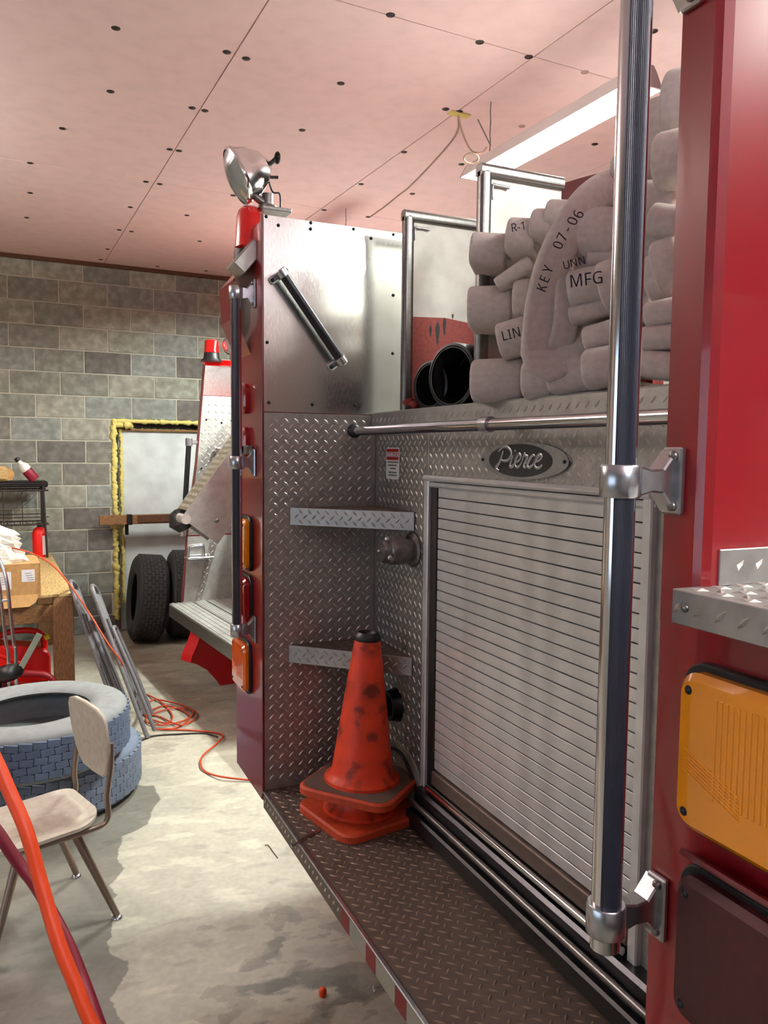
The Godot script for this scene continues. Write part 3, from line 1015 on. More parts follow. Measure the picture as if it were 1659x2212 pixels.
func build_engine() -> void:
	var E := thing_at(Vector3(XR, 0, -1.58), "fire_engine", "red fire engine with tread plate tailboard, roller shutter and hose bed", "fire truck")
	# bodies
	boxed(E, "far_side_body", XR, 6.2, 0.53, 2.425, -2.815, ZF - 0.004, M.red, 0.012)
	boxed(E, "added_roof_sheet", XR + 0.02, 6.2, 2.4255, 2.431, -2.80, ZF - 0.02, M.tread, 0.001)  # unseen top sheet added to cut red bounce onto the ceiling
	boxed(E, "centre_body", XS + 0.004, 6.2, 0.5, 1.79, ZF - 0.004, ZN, M.black)
	boxed(E, "near_side_body_lower", XR + 0.0003, 6.2, 0.53, 1.5461, ZN, -0.35, M.red, 0.0006)
	var nb := MB.new()
	nb.plate([Vector2(ZN, XR), Vector2(-0.664, XR), Vector2(-0.654, XR + 0.003), Vector2(-0.648, XR + 0.012), Vector2(-0.648, 6.2), Vector2(ZN, 6.2)], 0.93, Transform3D(FT, Vector3(0, 1.5, 0)))
	part(E, "near_side_body_upper", nb, M.red)
	boxed(E, "chassis", 1.3, 6.2, 0.42, 0.53, -2.3, -0.9, M.black)
	for zz in [-2.62, -0.55]:
		var b := MB.new()
		b.lathe([Vector2(0.0, -0.13), Vector2(0.26, -0.13), Vector2(0.46, -0.125), Vector2(0.5, -0.1), Vector2(0.5, 0.1), Vector2(0.46, 0.125), Vector2(0.26, 0.13), Vector2(0.0, 0.13)], Transform3D(Basis(Vector3.RIGHT, PI / 2), Vector3(3.2, 0.5, zz)), 32)
		part(E, "wheel", b, M.tire)
	# far panel: polished sheet above, tread plate below
	var b2 := MB.new()
	b2.plate(rect(XR + 0.001, 3.0, 1.819, 2.43), 0.004, Transform3D(Basis(), Vector3(0, 0, ZF - 0.004)), 0.0008)
	var sh := part(E, "polished_sheet", b2, M.sheet, "scratched mirror-like aluminium sheet")
	for p in [[350, 618], [447, 688], [705, 668], [703, 718], [1045, 718], [1185, 792], [1363, 762], [1361, 1245], [1357, 1708], [357, 1620], [370, 2100], [716, 2115], [1057, 2120]]:
		bolt(sh, "bolt", onz(480 + p[0] / 3.686, 300 + p[1] / 3.686, ZF), Vector3(0, 0, 1), 0.0055, M.dark_steel)
	boxed(E, "red_panel_edge", XR - 0.0015, XR + 0.006, 0.56, 2.432, ZF - 0.012, ZF + 0.0035, M.red_edge, 0.001)
	tread_plate(E, "tread_sheet", rect(XR + 0.006, XS, TB, 1.817), 0.003, Transform3D(Basis(), Vector3(0, 0, ZF - 0.003)), M.tread, M.tread_lug)
	# shutter wall tread plates
	var wx := Transform3D(FX, Vector3(XS + 0.003, 0, 0))
	tread_plate(E, "tread_sheet", rect(ZF, -2.068, TB, 1.782), 0.003, wx, M.tread, M.tread_lug)
	tread_plate(E, "tread_sheet", rect(-2.066, ZN, 1.625, 1.782), 0.003, wx, M.tread, M.tread_lug)
	tread_plate(E, "tread_sheet", rect(-1.137, ZN, TB, 1.624), 0.003, wx, M.tread, M.tread_lug)
	# hose bed edge and floor
	boxed(E, "bed_edge_core", XS - 0.016, XS + 0.03, 1.772, BED, ZF + 0.001, ZN, M.dull_sheet, 0.002)
	tread_plate(E, "bed_edge_tread", rect(ZF + 0.004, ZN, 1.776, BED - 0.003), 0.002, Transform3D(FX, Vector3(XS - 0.0165, 0, 0)), M.tread, M.tread_lug, 0.026)
	boxed(E, "bed_floor", XS + 0.03, 5.0, 1.79, 1.815, ZF, ZN, M.dull_sheet, 0.001)
	boxed(E, "bed_front_wall", 4.2, 4.25, 1.815, 2.35, ZF, ZN, M.dull_sheet, 0.001)
	# hose bed partitions
	var part_x := 1.122
	for spec in [[880.0, 470.0, 1037.0], [1042.0, 375.0, 1212.0]]:
		var d := ray(spec[0], 600)
		var pz: float = part_x / d.x * d.z
		var top: float = onx(spec[0], spec[1], part_x).y
		var b := MB.new()
		var long: float = 3.2 if spec[0] < 900 else onz(spec[2], 408, pz).x
		b.plate(rect(part_x, long, 1.815, top), 0.004, Transform3D(Basis(), Vector3(0, 0, pz - 0.002)))
		var pp := part(E, "bed_partition", b, M.stained_sheet, "dull stained aluminium hose bed partition")
		if spec[0] < 900:
			b = MB.new()
			var ys: float = onz(950, 690, pz).y
			b.plate([Vector2(part_x + 0.01, 1.815), Vector2(2.2, 1.815), Vector2(2.2, ys - 0.012), Vector2(1.35, ys - 0.004), Vector2(1.26, ys + 0.006), Vector2(part_x + 0.01, ys)], 0.0012, Transform3D(Basis(), Vector3(0, 0, pz + 0.0018)))
			part(pp, "red_lower_strip", b, M.red_brown)  # thin red-brown strip over the lower part of the partition
			b = MB.new()
			for q in [[945, 720, 5, 28], [960, 705, 4, 22], [978, 683, 2, 6], [930, 715, 3, 14]]:
				var c := onz(q[0], q[1], pz + 0.003)
				var poly := []
				for i in 12:
					var a := TAU * i / 12.0
					poly.append(Vector2(cos(a) * q[2] * 0.0014 * (1.0 + 0.3 * sin(3 * a)), sin(a) * q[3] * 0.0013))
				b.plate(poly, 0.0006, Transform3D(Basis(), c))
			part(pp, "grease_streaks", b, M.grey_ink)
		b = MB.new()
		var post := [Vector3(part_x, 1.815, pz), Vector3(part_x, top, pz)]
		b.sweep(post, rr(0.034, 0.034, 0.011, 4), Vector3(0, 0, 1))
		part(pp, "edge_tube", b, M.steel)
		b = MB.new()
		b.sweep([Vector3(part_x - 0.017, top + 0.004, pz), Vector3(long, top + 0.004, pz)], rr(0.034, 0.034, 0.011, 4), Vector3.UP)
		part(pp, "top_tube", b, M.steel)
		b = MB.new()
		var w0 := Vector3(part_x + 0.022, top - 0.03, pz + 0.008)
		b.tube([w0, w0 + Vector3(0.012, -0.002, 0.002), w0 + Vector3(0.03, -0.001, 0.0), w0 + Vector3(0.05, -0.003, 0.002)], 0.004, 7)
		b.tube([w0, w0 + Vector3(-0.002, -0.015, 0.002), w0 + Vector3(0.0, -0.04, 0.001)], 0.0035, 7)
		part(pp, "weld_bead", b, M.cast)
	# corner steps
	for st in [[1.512, 1.455, 0.781, -2.146], [1.058, 1.0, 0.777, -2.149]]:
		var b := MB.new()
		var A := Vector3(st[2], 0, ZF)
		var B := Vector3(XS, 0, st[3])
		var tp := [Vector2(ZF, st[2]), Vector2(ZF, XS), Vector2(st[3], XS)]
		b.plate(tp, 0.003, Transform3D(FT, Vector3(0, st[0] - 0.003, 0)))
		var sp := part(E, "corner_step", b, M.tread_dirty)
		b = MB.new()
		lugs(b, tp, Transform3D(FT, Vector3(0, st[0] - 0.0001, 0)), 0.03, 0.026, 0.0085, 0.0017)
		part(sp, "raised_tread", b, M.lug_dirty, "", "stuff")
		var along := (B - A).normalized()
		var out := along.cross(Vector3.UP)
		if out.x > 0:
			out = -out
		var xl := along
		if xl.cross(Vector3.UP).dot(out) < 0:
			xl = -along
		var L := (B - A).length()
		var bs := Basis(xl, Vector3.UP, xl.cross(Vector3.UP))
		var o0 := A if xl.dot(B - A) > 0 else B
		var lip := rect(0.004, L - 0.004, 0, st[0] - st[1])
		b = MB.new()
		b.plate(lip, 0.003, Transform3D(bs, o0 + Vector3(0, st[1], 0)), 0.001)
		part(sp, "step_lip", b, M.tread)
		b = MB.new()
		lugs(b, lip, Transform3D(bs, o0 + Vector3(0, st[1], 0) + bs.z * 0.0029), 0.026, 0.026, 0.0085, 0.0017)
		part(sp, "raised_tread", b, M.tread, "", "stuff")
	# discharge cap, lower port
	var b := MB.new()
	var cp := onx(893, 1187, XS)
	var xf := Transform3D(Basis(Vector3(0, 1, 0), Vector3(-1, 0, 0), Vector3(0, 0, 1)), cp)
	b.lathe([Vector2(0.0, 0), Vector2(0.052, 0), Vector2(0.055, 0.006), Vector2(0.05, 0.012), Vector2(0.04, 0.014), Vector2(0.04, 0.035), Vector2(0.044, 0.037), Vector2(0.044, 0.08), Vector2(0.041, 0.084), Vector2(0.037, 0.088), Vector2(0.038, 0.104), Vector2(0.034, 0.112), Vector2(0.0, 0.114)], xf, 28, 0.8)
	var cap := part(E, "discharge_cap", b, M.steel)
	b = MB.new()
	for i in 4:
		var a := TAU * i / 4.0 + 0.4
		b.ball(xf * Vector3(cos(a) * 0.04, 0.096, sin(a) * 0.04), 0.009)
	b.ball(xf * Vector3(0, 0.116, 0), 0.006)
	part(cap, "lug", b, M.cast)
	b = MB.new()
	b.lathe([Vector2(0.0, 0.004), Vector2(0.03, 0.004), Vector2(0.034, 0.03), Vector2(0.048, 0.032), Vector2(0.052, 0.01), Vector2(0.056, 0.0)], Transform3D(xf.basis, onx(856, 1522, XS)), 28, 0.6)
	part(E, "lower_port", b, M.dark_steel)
	# pale guard plate and cable low in the corner
	b = MB.new()
	var g0 := onx(893, 1690, XS)
	b.plate([Vector2(-0.11, -0.09), Vector2(0.06, -0.09), Vector2(0.06, 0.0), Vector2(0.04, 0.045), Vector2(-0.02, 0.075), Vector2(-0.11, 0.085)], 0.006, Transform3D(FX, Vector3(XS - 0.002, 0.575 + 0.1, g0.z)), 0.002)
	part(E, "pale_guard_plate", b, M.tape_white)
	b = MB.new()
	b.tube(curve([Vector3(XS - 0.012, 0.72, g0.z - 0.16), Vector3(XS - 0.012, 0.735, g0.z - 0.08), Vector3(XS - 0.012, 0.7, g0.z), Vector3(XS - 0.012, 0.64, g0.z + 0.06), Vector3(XS - 0.012, 0.6, g0.z + 0.085)], 5), 0.005, 7)
	part(E, "black_cable", b, M.black)
	# danger plate
	var sc := onx(850, 1001, XS)
	b = MB.new()
	b.plate(rr(0.098, 0.102, 0.008, 3), 0.0015, Transform3D(FX, Vector3(XS - 0.002, sc.y, sc.z)))
	var sg := part(E, "danger_plate", b, M.white)
	b = MB.new()
	b.plate(rr(0.09, 0.036, 0.004, 3), 0.0006, Transform3D(FX, Vector3(XS - 0.0035, sc.y + 0.029, sc.z)))
	part(sg, "red_header", b, M.label_red)
	text(sg, "heading", "DANGER", 0.017, Vector3(XS - 0.0045, sc.y + 0.029, sc.z), Vector3(0, 0, 1), Vector3.UP, M.white, true)
	b = MB.new()
	for q in [[0.004, 0.07], [-0.006, 0.062], [-0.016, 0.03], [-0.029, 0.06], [-0.038, 0.056]]:
		var zz: float = -q[1] / 2
		while zz < q[1] / 2:
			var wd := rng.randf_range(0.004, 0.011)
			b.box(Vector3(XS - 0.0037, sc.y + q[0], sc.z + zz + wd / 2), Vector3(0.0004, 0.0042, wd))
			zz += wd + 0.0022
	part(sg, "small_print", b, M.grey_ink)
	# rails
	b = MB.new()
	var rx := 1.006
	b.lathe([Vector2(0, 0), Vector2(0.0135, 0), Vector2(0.0135, ZN - ZF), Vector2(0, ZN - ZF)], Transform3D(Basis(Vector3.RIGHT, PI / 2), Vector3(rx, 1.764, ZF)), 28)
	var hr := part(E, "cross_rail", b, M.chrome)
	b = MB.new()
	b.lathe([Vector2(0.0135, 0), Vector2(0.024, 0.0), Vector2(0.024, 0.006), Vector2(0.019, 0.014), Vector2(0.0135, 0.016)], Transform3D(Basis(Vector3.RIGHT, PI / 2), Vector3(rx, 1.764, ZF)), 20)
	part(hr, "end_flange", b, M.rubber)
	b = MB.new()
	var cz := onx(1052, 917, rx).z
	b.lathe([Vector2(0.0135, -0.018), Vector2(0.019, -0.018), Vector2(0.0195, 0.0), Vector2(0.019, 0.018), Vector2(0.0135, 0.018)], Transform3D(Basis(Vector3.RIGHT, PI / 2), Vector3(rx, 1.764, cz)), 22, 0.5)
	b.box(Vector3((rx + XS) / 2, 1.764, cz), Vector3(XS - rx, 0.022, 0.02), 0.003)
	part(hr, "clamp", b, M.cast)
	b = MB.new()
	b.sweep([Vector3(rx + 0.001, 1.764 - 0.004, ZF + 0.02), Vector3(rx + 0.001, 1.764 - 0.004, ZN)], rr(0.02, 0.022, 0.008, 3), Vector3.UP)
	part(hr, "rubber_grip", b, M.rubber)
	grab_rail(E, 0.613, -0.7, 1.112, 2.4, [1.152, 1.668, 2.232], 1.0, -0.694)
	grab_rail(E, 0.631, -2.548, 1.085, 2.215, [1.1, 1.655, 2.2], 1.15, -2.535)
	# diagonal rail on the far panel
	b = MB.new()
	var q0 := onz(601, 596, ZF) + Vector3(0, 0, 0.045)
	var q1 := onz(727, 783, ZF) + Vector3(0, 0, 0.045)
	b.cyl(q0, q1, 0.0155, -1, 20)
	var dr := part(E, "diagonal_rail", b, M.dark_steel)
	var ax := (q1 - q0).normalized()
	var cr := ax.cross(Vector3(0, 0, 1)).normalized()
	for q in [q0, q1]:
		b = MB.new()
		b.cyl(q - ax * 0.014, q + ax * 0.014, 0.0175, -1, 18, 0.003)
		b.cyl(q, Vector3(q.x, q.y, ZF), 0.014, -1, 14)
		b.box(Vector3(q.x, q.y, ZF + 0.005), Vector3(0.072, 0.024, 0.01), 0.004, Basis(cr, ax, cr.cross(ax)))
		part(dr, "rail_foot", b, M.cast)
		for s in [-1.0, 1.0]:
			bolt(dr, "bolt", Vector3(q.x, q.y, ZF + 0.01) + cr * s * 0.028, Vector3(0, 0, 1), 0.007, M.dark_steel)
	# badge
	b = MB.new()
	var bc := Vector3(XS - 0.004, 1.679, -1.581)
	var o1 := []
	var o2 := []
	for i in 40:
		var a := TAU * i / 40.0
		var cs := cos(a)
		var sn := sin(a)
		o1.append(Vector2(0.182 * signf(cs) * pow(absf(cs), 1.12), 0.046 * signf(sn) * pow(absf(sn), 1.0)))
		o2.append(Vector2(0.133 * cs, 0.0395 * sn))
	b.plate(o1, 0.003, Transform3D(FX, bc), 0.0008, true)
	var bd := part(E, "maker_badge", b, M.cast)
	b = MB.new()
	b.plate(o2, 0.0008, Transform3D(FX, bc + Vector3(-0.003, 0, -0.008)), 0.0, true)
	part(bd, "dark_oval", b, M.badge)
	var strokes := [[[390, 310], [450, 252], [525, 250], [578, 310], [572, 390], [520, 448], [455, 450], [432, 428]], [[462, 300], [440, 385], [400, 490], [350, 555], [372, 580], [400, 600]], [[608, 368], [585, 440], [562, 515], [575, 545], [615, 520], [655, 455]], [[648, 288], [640, 312]], [[645, 478], [700, 445], [725, 385], [705, 352], [665, 395], [635, 490], [660, 545], [705, 525], [745, 455]], [[745, 455], [782, 345], [795, 375], [825, 388], [800, 450], [768, 530], [788, 552], [820, 515]], [[935, 392], [915, 368], [870, 410], [825, 500], [840, 550], [885, 530], [930, 470]], [[930, 470], [990, 450], [1038, 395], [1018, 362], [970, 400], [930, 490], [950, 552], [1000, 555], [1050, 508]]]
	b = MB.new()
	for st in strokes:
		var path := []
		for p in st:
			path.append(onx(1020 + p[0] / 6.9125, 930 + p[1] / 6.9125, bc.x - 0.0045))
		var cv := curve(path, 6)
		var scs := []
		for i in cv.size():
			var t := float(i) / (cv.size() - 1)
			scs.append(0.6 + 0.55 * sin(PI * t))
		var prof := []
		for i in 8:
			prof.append(Vector2(cos(TAU * i / 8) * 0.0042, sin(TAU * i / 8) * 0.0012))
		b.sweep(cv, prof, Vector3(-1, 0, 0), true, true, scs)
	part(bd, "lettering", b, M.cast, "raised silver script reading Pierce")
	for z in [-0.172, 0.168]:
		bolt(bd, "rivet", bc + Vector3(-0.003, 0, z), Vector3(-1, 0, 0), 0.0045, M.dark_steel)
	# roller shutter
	b = MB.new()
	b.box(Vector3(XS + 0.01, 1.18, -1.6), Vector3(0.01, 0.86, 0.86))
	var rs := part(E, "roller_shutter", b, M.black)
	var slat := MB.new()
	slat.plate(rect(-0.4185, 0.4185, -0.0134, 0.0134), 0.007, Transform3D(FX, Vector3.ZERO), 0.0009)
	var smesh := slat.mesh()
	for i in 28:
		var o := MeshInstance3D.new()
		o.name = "slat"
		o.mesh = smesh
		o.material_override = M.slat
		o.position = Vector3(XS + 0.006, 0.773 + 0.0299 * i, -1.583)
		rs.add_child(o, true)
	boxed(rs, "track", XS - 0.014, XS + 0.012, 0.66, 1.62, -2.068, -2.042, M.slat, 0.003)
	boxed(rs, "seal", XS - 0.004, XS + 0.012, 0.66, 1.6, -2.042, -2.004, M.black, 0.002)
	boxed(rs, "track", XS - 0.014, XS + 0.012, 0.66, 1.62, -1.162, -1.136, M.slat, 0.003)
	boxed(rs, "head_rail", XS - 0.02, XS + 0.004, 1.612, 1.628, -2.075, -1.134, M.slat, 0.006)
	boxed(rs, "head_rail", XS - 0.012, XS + 0.004, 1.594, 1.609, -2.06, -1.134, M.slat, 0.005)
	boxed(rs, "bottom_bar", XS - 0.012, XS + 0.01, 0.712, 0.756, -2.0, -1.165, M.tread_dirty, 0.003)
	b = MB.new()
	b.lathe([Vector2(0, 0), Vector2(0.01, 0), Vector2(0.01, 0.835), Vector2(0, 0.835)], Transform3D(Basis(Vector3.RIGHT, PI / 2), Vector3(XS - 0.024, 0.706, -2.0)), 16)
	part(rs, "lift_bar", b, M.chrome)
	boxed(E, "sill_channel", XS - 0.04, XS + 0.01, 0.6, 0.69, -2.06, -0.72, M.dark_steel, 0.008)
	boxed(E, "sill_base", XS - 0.062, XS + 0.01, TB, 0.625, -2.07, -0.72, M.black, 0.006)
	b = MB.new()
	b.lathe([Vector2(0, 0), Vector2(0.009, 0), Vector2(0.009, 1.32), Vector2(0, 1.32)], Transform3D(Basis(Vector3.RIGHT, PI / 2), Vector3(XS - 0.05, 0.65, -2.05)), 14)
	part(E, "sill_bead", b, M.steel)
	# tailboard
	b = MB.new()
	b.box(Vector3((XR + XS) / 2, TB - 0.03, (ZF + ZN) / 2), Vector3(XS - XR - 0.004, 0.054, ZN - ZF), 0.002)
	var tbp := part(E, "tailboard", b, M.tread_dirty)
	b = MB.new()
	var tpoly := rect(ZF, ZN, XR + 0.012, XS - 0.055)
	b.plate(tpoly, 0.003, Transform3D(FT, Vector3(0, TB - 0.003, 0)))
	part(tbp, "tread_sheet", b, M.tread_dirty)
	b = MB.new()
	lugs(b, tpoly, Transform3D(FT, Vector3(0, TB - 0.0001, 0)), 0.03, 0.027, 0.0085, 0.0019)
	part(tbp, "raised_tread", b, M.lug_dirty, "", "stuff")
	b = MB.new()
	b.box(Vector3(XR + 0.005, TB - 0.002, (ZF + ZN) / 2), Vector3(0.012, 0.006, ZN - ZF), 0.002)
	part(tbp, "edge_trim", b, M.cast)
	b = MB.new()
	lugs(b, rect(ZF, -1.72, TB - 0.052, TB - 0.004), Transform3D(FX, Vector3(XR + 0.002, 0, 0)), 0.026, 0.026, 0.009, 0.0018)
	part(tbp, "raised_tread", b, M.tread_lug, "", "stuff")
	var zt := -1.745
	for i in 7:
		boxed(tbp, "tape_red" if i % 2 == 0 else "tape_white", XR - 0.0005, XR + 0.004, TB - 0.05, TB - 0.006, zt, zt + (0.055 if i % 2 == 0 else 0.1), M.tape_red if i % 2 == 0 else M.tape_white, 0.0002)
		zt += 0.056 if i % 2 == 0 else 0.101
	b = MB.new()
	var s0 := ony(628, 1829, TB)
	var s1 := ony(690, 1792, TB)
	var sd := (s1 - s0).normalized()
	for k in 2:
		b.box((s0 + s1) / 2 + Vector3(0, 0.002, 0.008 * k), Vector3((s1 - s0).length(), 0.004, 0.004), 0.001, Basis(sd, Vector3.UP, sd.cross(Vector3.UP)))
	part(tbp, "seam_strip", b, M.chrome)
	# lights on the rear faces
	lens_light(E, "amber_turn_light", -0.557, 1.371, 0.19, 0.178, M.amber)
	lens_light(E, "red_tail_light", -0.55, 1.145, 0.19, 0.17, M.lens_red_shaded, false)
	lens_light(E, "amber_turn_light", -2.655, 1.38, 0.17, 0.17, M.amber)
	lens_light(E, "red_tail_light", -2.655, 1.182, 0.17, 0.165, M.lens_red, false)
	lens_light(E, "amber_turn_light", -2.67, 0.95, 0.17, 0.165, M.amber_deep)
	for y in [1.87, 1.722]:
		b = MB.new()
		b.plate(rr(0.12, 0.105, 0.03, 5), 0.02, Transform3D(FX, Vector3(XR, y, -2.665)), 0.006, true)
		part(E, "red_marker_light", b, M.lens_red)
	boxed(E, "latch_plate", XR - 0.02, XR, 1.682, 1.712, -2.66, -2.56, M.steel, 0.003)
	# light housing edge below the near amber light
	b = MB.new()
	b.box(Vector3(XR - 0.012, 1.245, -0.545), Vector3(0.026, 0.008, 0.2), 0.002, Basis(Vector3(0, 0, 1), -0.5))
	part(E, "light_hood", b, M.red_edge)
	# step on the near panel, running along the side over the lower body
	b = MB.new()
	var stp := rect(-0.655, -0.345, 0.655, 1.5)
	b.plate(stp, 0.003, Transform3D(FT, Vector3(0, 1.547, 0)))
	var ns := part(E, "side_step", b, M.tread)
	b = MB.new()
	lugs(b, stp, Transform3D(FT, Vector3(0, 1.5499, 0)), 0.028, 0.027, 0.0085, 0.003)
	part(ns, "raised_tread", b, M.tread_lug, "", "stuff")
	b = MB.new()
	var lipp := rect(-0.655, -0.345, 1.512, 1.55)
	b.plate(lipp, 0.003, Transform3D(FX, Vector3(0.655, 0, 0)), 0.001)
	part(ns, "step_lip", b, M.tread)
	b = MB.new()
	lugs(b, lipp, Transform3D(FX, Vector3(0.6521, 0, 0)), 0.024, 0.022, 0.0075, 0.003)
	part(ns, "raised_tread", b, M.tread_lug, "", "stuff")
	bolt(ns, "bolt", Vector3(0.652, 1.532, -0.635), Vector3(-1, 0, 0), 0.005, M.steel)
	b = MB.new()
	var bkp := rect(XR + 0.022, 1.5, 1.55, 1.592)
	b.plate(bkp, 0.003, Transform3D(Basis(), Vector3(0, 0, -0.648)), 0.001)
	part(ns, "back_plate", b, M.tread)
	b = MB.new()
	lugs(b, bkp, Transform3D(Basis(), Vector3(0, 0, -0.6451)), 0.025, 0.023, 0.008, 0.003)
	part(ns, "raised_tread", b, M.tread_lug, "", "stuff")
	# beacon, its bracket and the spot lamp on the far panel
	var bz := -2.625
	var bp := onz(541, 548, bz)
	b = MB.new()
	b.lathe([Vector2(0, 0.145), Vector2(0.028, 0.143), Vector2(0.04, 0.132), Vector2(0.046, 0.11), Vector2(0.049, 0.05), Vector2(0.052, 0.012), Vector2(0.0, 0.0)], Transform3D(Basis(), bp + Vector3(0, 0.005, 0)), 28)
	var bea := part(E, "beacon", b, M.beacon)
	b = MB.new()
	b.lathe([Vector2(0, 0.008), Vector2(0.054, 0.006), Vector2(0.055, -0.02), Vector2(0.048, -0.055), Vector2(0.0, -0.06)], Transform3D(Basis(), bp), 24)
	part(bea, "beacon_base", b, M.black)
	b = MB.new()
	var w0 := onz(508, 586, bz + 0.06)
	var w1 := onz(552, 535, bz + 0.06)
	var wd := (w1 - w0)
	b.box((w0 + w1) / 2, Vector3(wd.length(), 0.05, 0.1), 0.004, Basis(wd.normalized(), Vector3(0, 0, 1).cross(wd.normalized()), Vector3(0, 0, 1)))
	part(E, "beacon_bracket", b, M.tread)
	b = MB.new()
	b.plate([Vector2(w0.x, w0.y - 0.02), Vector2(w1.x, w1.y - 0.02), Vector2(XR + 0.001, w1.y), Vector2(XR + 0.001, w0.y - 0.26), Vector2(w0.x + 0.005, w0.y - 0.14)], 0.2, Transform3D(Basis(), Vector3(0, 0, -2.79)))
	part(E, "beacon_gusset", b, M.red)
	var lc := onz(532, 374, -2.6)
	var lax := Vector3(-0.9, -0.42, -0.08).normalized()     # towards the glass
	var lx := lax.cross(Vector3.UP).normalized()
	var lb := Transform3D(Basis(lx, lax, lx.cross(lax)), lc)
	b = MB.new()
	b.lathe([Vector2(0, -0.085), Vector2(0.02, -0.082), Vector2(0.05, -0.06), Vector2(0.075, -0.02), Vector2(0.087, 0.02), Vector2(0.092, 0.024), Vector2(0.092, 0.036), Vector2(0.086, 0.04)], lb, 32, 0.6)
	var spl := part(E, "spot_lamp", b, M.chrome)
	b = MB.new()
	b.lathe([Vector2(0.087, 0.036), Vector2(0.06, 0.052), Vector2(0.03, 0.06), Vector2(0, 0.062)], lb, 32)
	part(spl, "lamp_glass", b, M.glass)
	b = MB.new()
	var kn := lb * Vector3(0, -0.083, 0)
	b.cyl(kn, kn - lax * 0.025 + Vector3(0, 0.012, 0), 0.008)
	b.ball(kn - lax * 0.03 + Vector3(0, 0.014, 0), 0.017, Vector3(0.6, 1.2, 1.0))
	part(spl, "aiming_knob", b, M.dark_steel)
	b = MB.new()
	b.cyl(kn + Vector3(-0.01, -0.04, 0), kn + Vector3(0.03, -0.035, 0), 0.005)
	part(spl, "switch_lever", b, M.black)
	b = MB.new()
	var fb := onz(578, 453, -2.6)
	b.tube(curve([lc + Vector3(0.03, -0.07, 0), lc + Vector3(0.06, -0.085, 0), Vector3(fb.x, fb.y + 0.05, fb.z), fb], 5), 0.013, 12)
	b.lathe([Vector2(0, 0.0), Vector2(0.034, 0.0), Vector2(0.03, 0.012), Vector2(0.019, 0.014), Vector2(0.019, 0.05), Vector2(0.0, 0.052)], Transform3D(Basis(), fb), 18)
	b.box(fb + Vector3(0.02, -0.006, 0), Vector3(0.1, 0.012, 0.09), 0.002)
	part(spl, "lamp_stand", b, M.steel)
	b = MB.new()
	b.tube(curve([lb * Vector3(0, -0.07, 0), lc + Vector3(0.08, -0.05, 0.02), fb + Vector3(0.035, 0.05, 0.02), fb + Vector3(0.035, 0.0, 0.03)], 6), 0.003, 6)
	part(spl, "lamp_wire", b, M.black)

# ---------------------------------------------------------------- hoses
func to_eye(c: Vector3) -> Vector3:
	var d := EYE - c
	d.y = 0
	return d.normalized()
# one fold of flat hose: out, round a soft bend, and back
func fold(parent: Node3D, px: float, py: float, wpx: float, hpx: float, roll := 0.0, face := 0.8, xh := 1.03, m: Material = null, ln := 0.35, soft := 2.6) -> Array:
	var c := onx(px, py, xh)
	var k := (c - EYE).dot(-CB)
	var out := Vector3(-1, 0, 0).lerp(to_eye(c), face).normalized()
	var side0 := Vector3.UP.cross(out).normalized()
	var w: float = wpx * k / F / maxf(absf(side0.dot(CR)), 0.45)
	var h := hpx * k / F
	var up := Vector3.UP.rotated(out, deg_to_rad(roll))
	var th: float = minf(0.02, h * 0.3)
	var ry := h / 2 - th / 2
	var rx: float = minf(h * 0.42, 0.05)
	var path := []
	var e := c - out * (rx + th * 0.5)
	path.append(e - out * ln + up * ry * 0.7)
	path.append(e - out * ln * 0.4 + up * ry * 0.92)
	for i in 15:
		var a := PI / 2 - PI * i / 14.0
		var cs := cos(a)
		var sn := sin(a)
		path.append(e + out * rx * pow(absf(cs), 2.0 / soft) + up * ry * signf(sn) * pow(absf(sn), 2.0 / soft))
	path.append(e - out * ln * 0.4 - up * ry * 0.92)
	path.append(e - out * ln - up * ry * 0.7)
	var b := MB.new()
	b.sweep(path, rr(w, th, th * 0.48, 3), up, true)
	part(parent, "hose_fold", b, m if m else M.hose)
	return [c, out, up, side0.rotated(out, deg_to_rad(roll)), h]

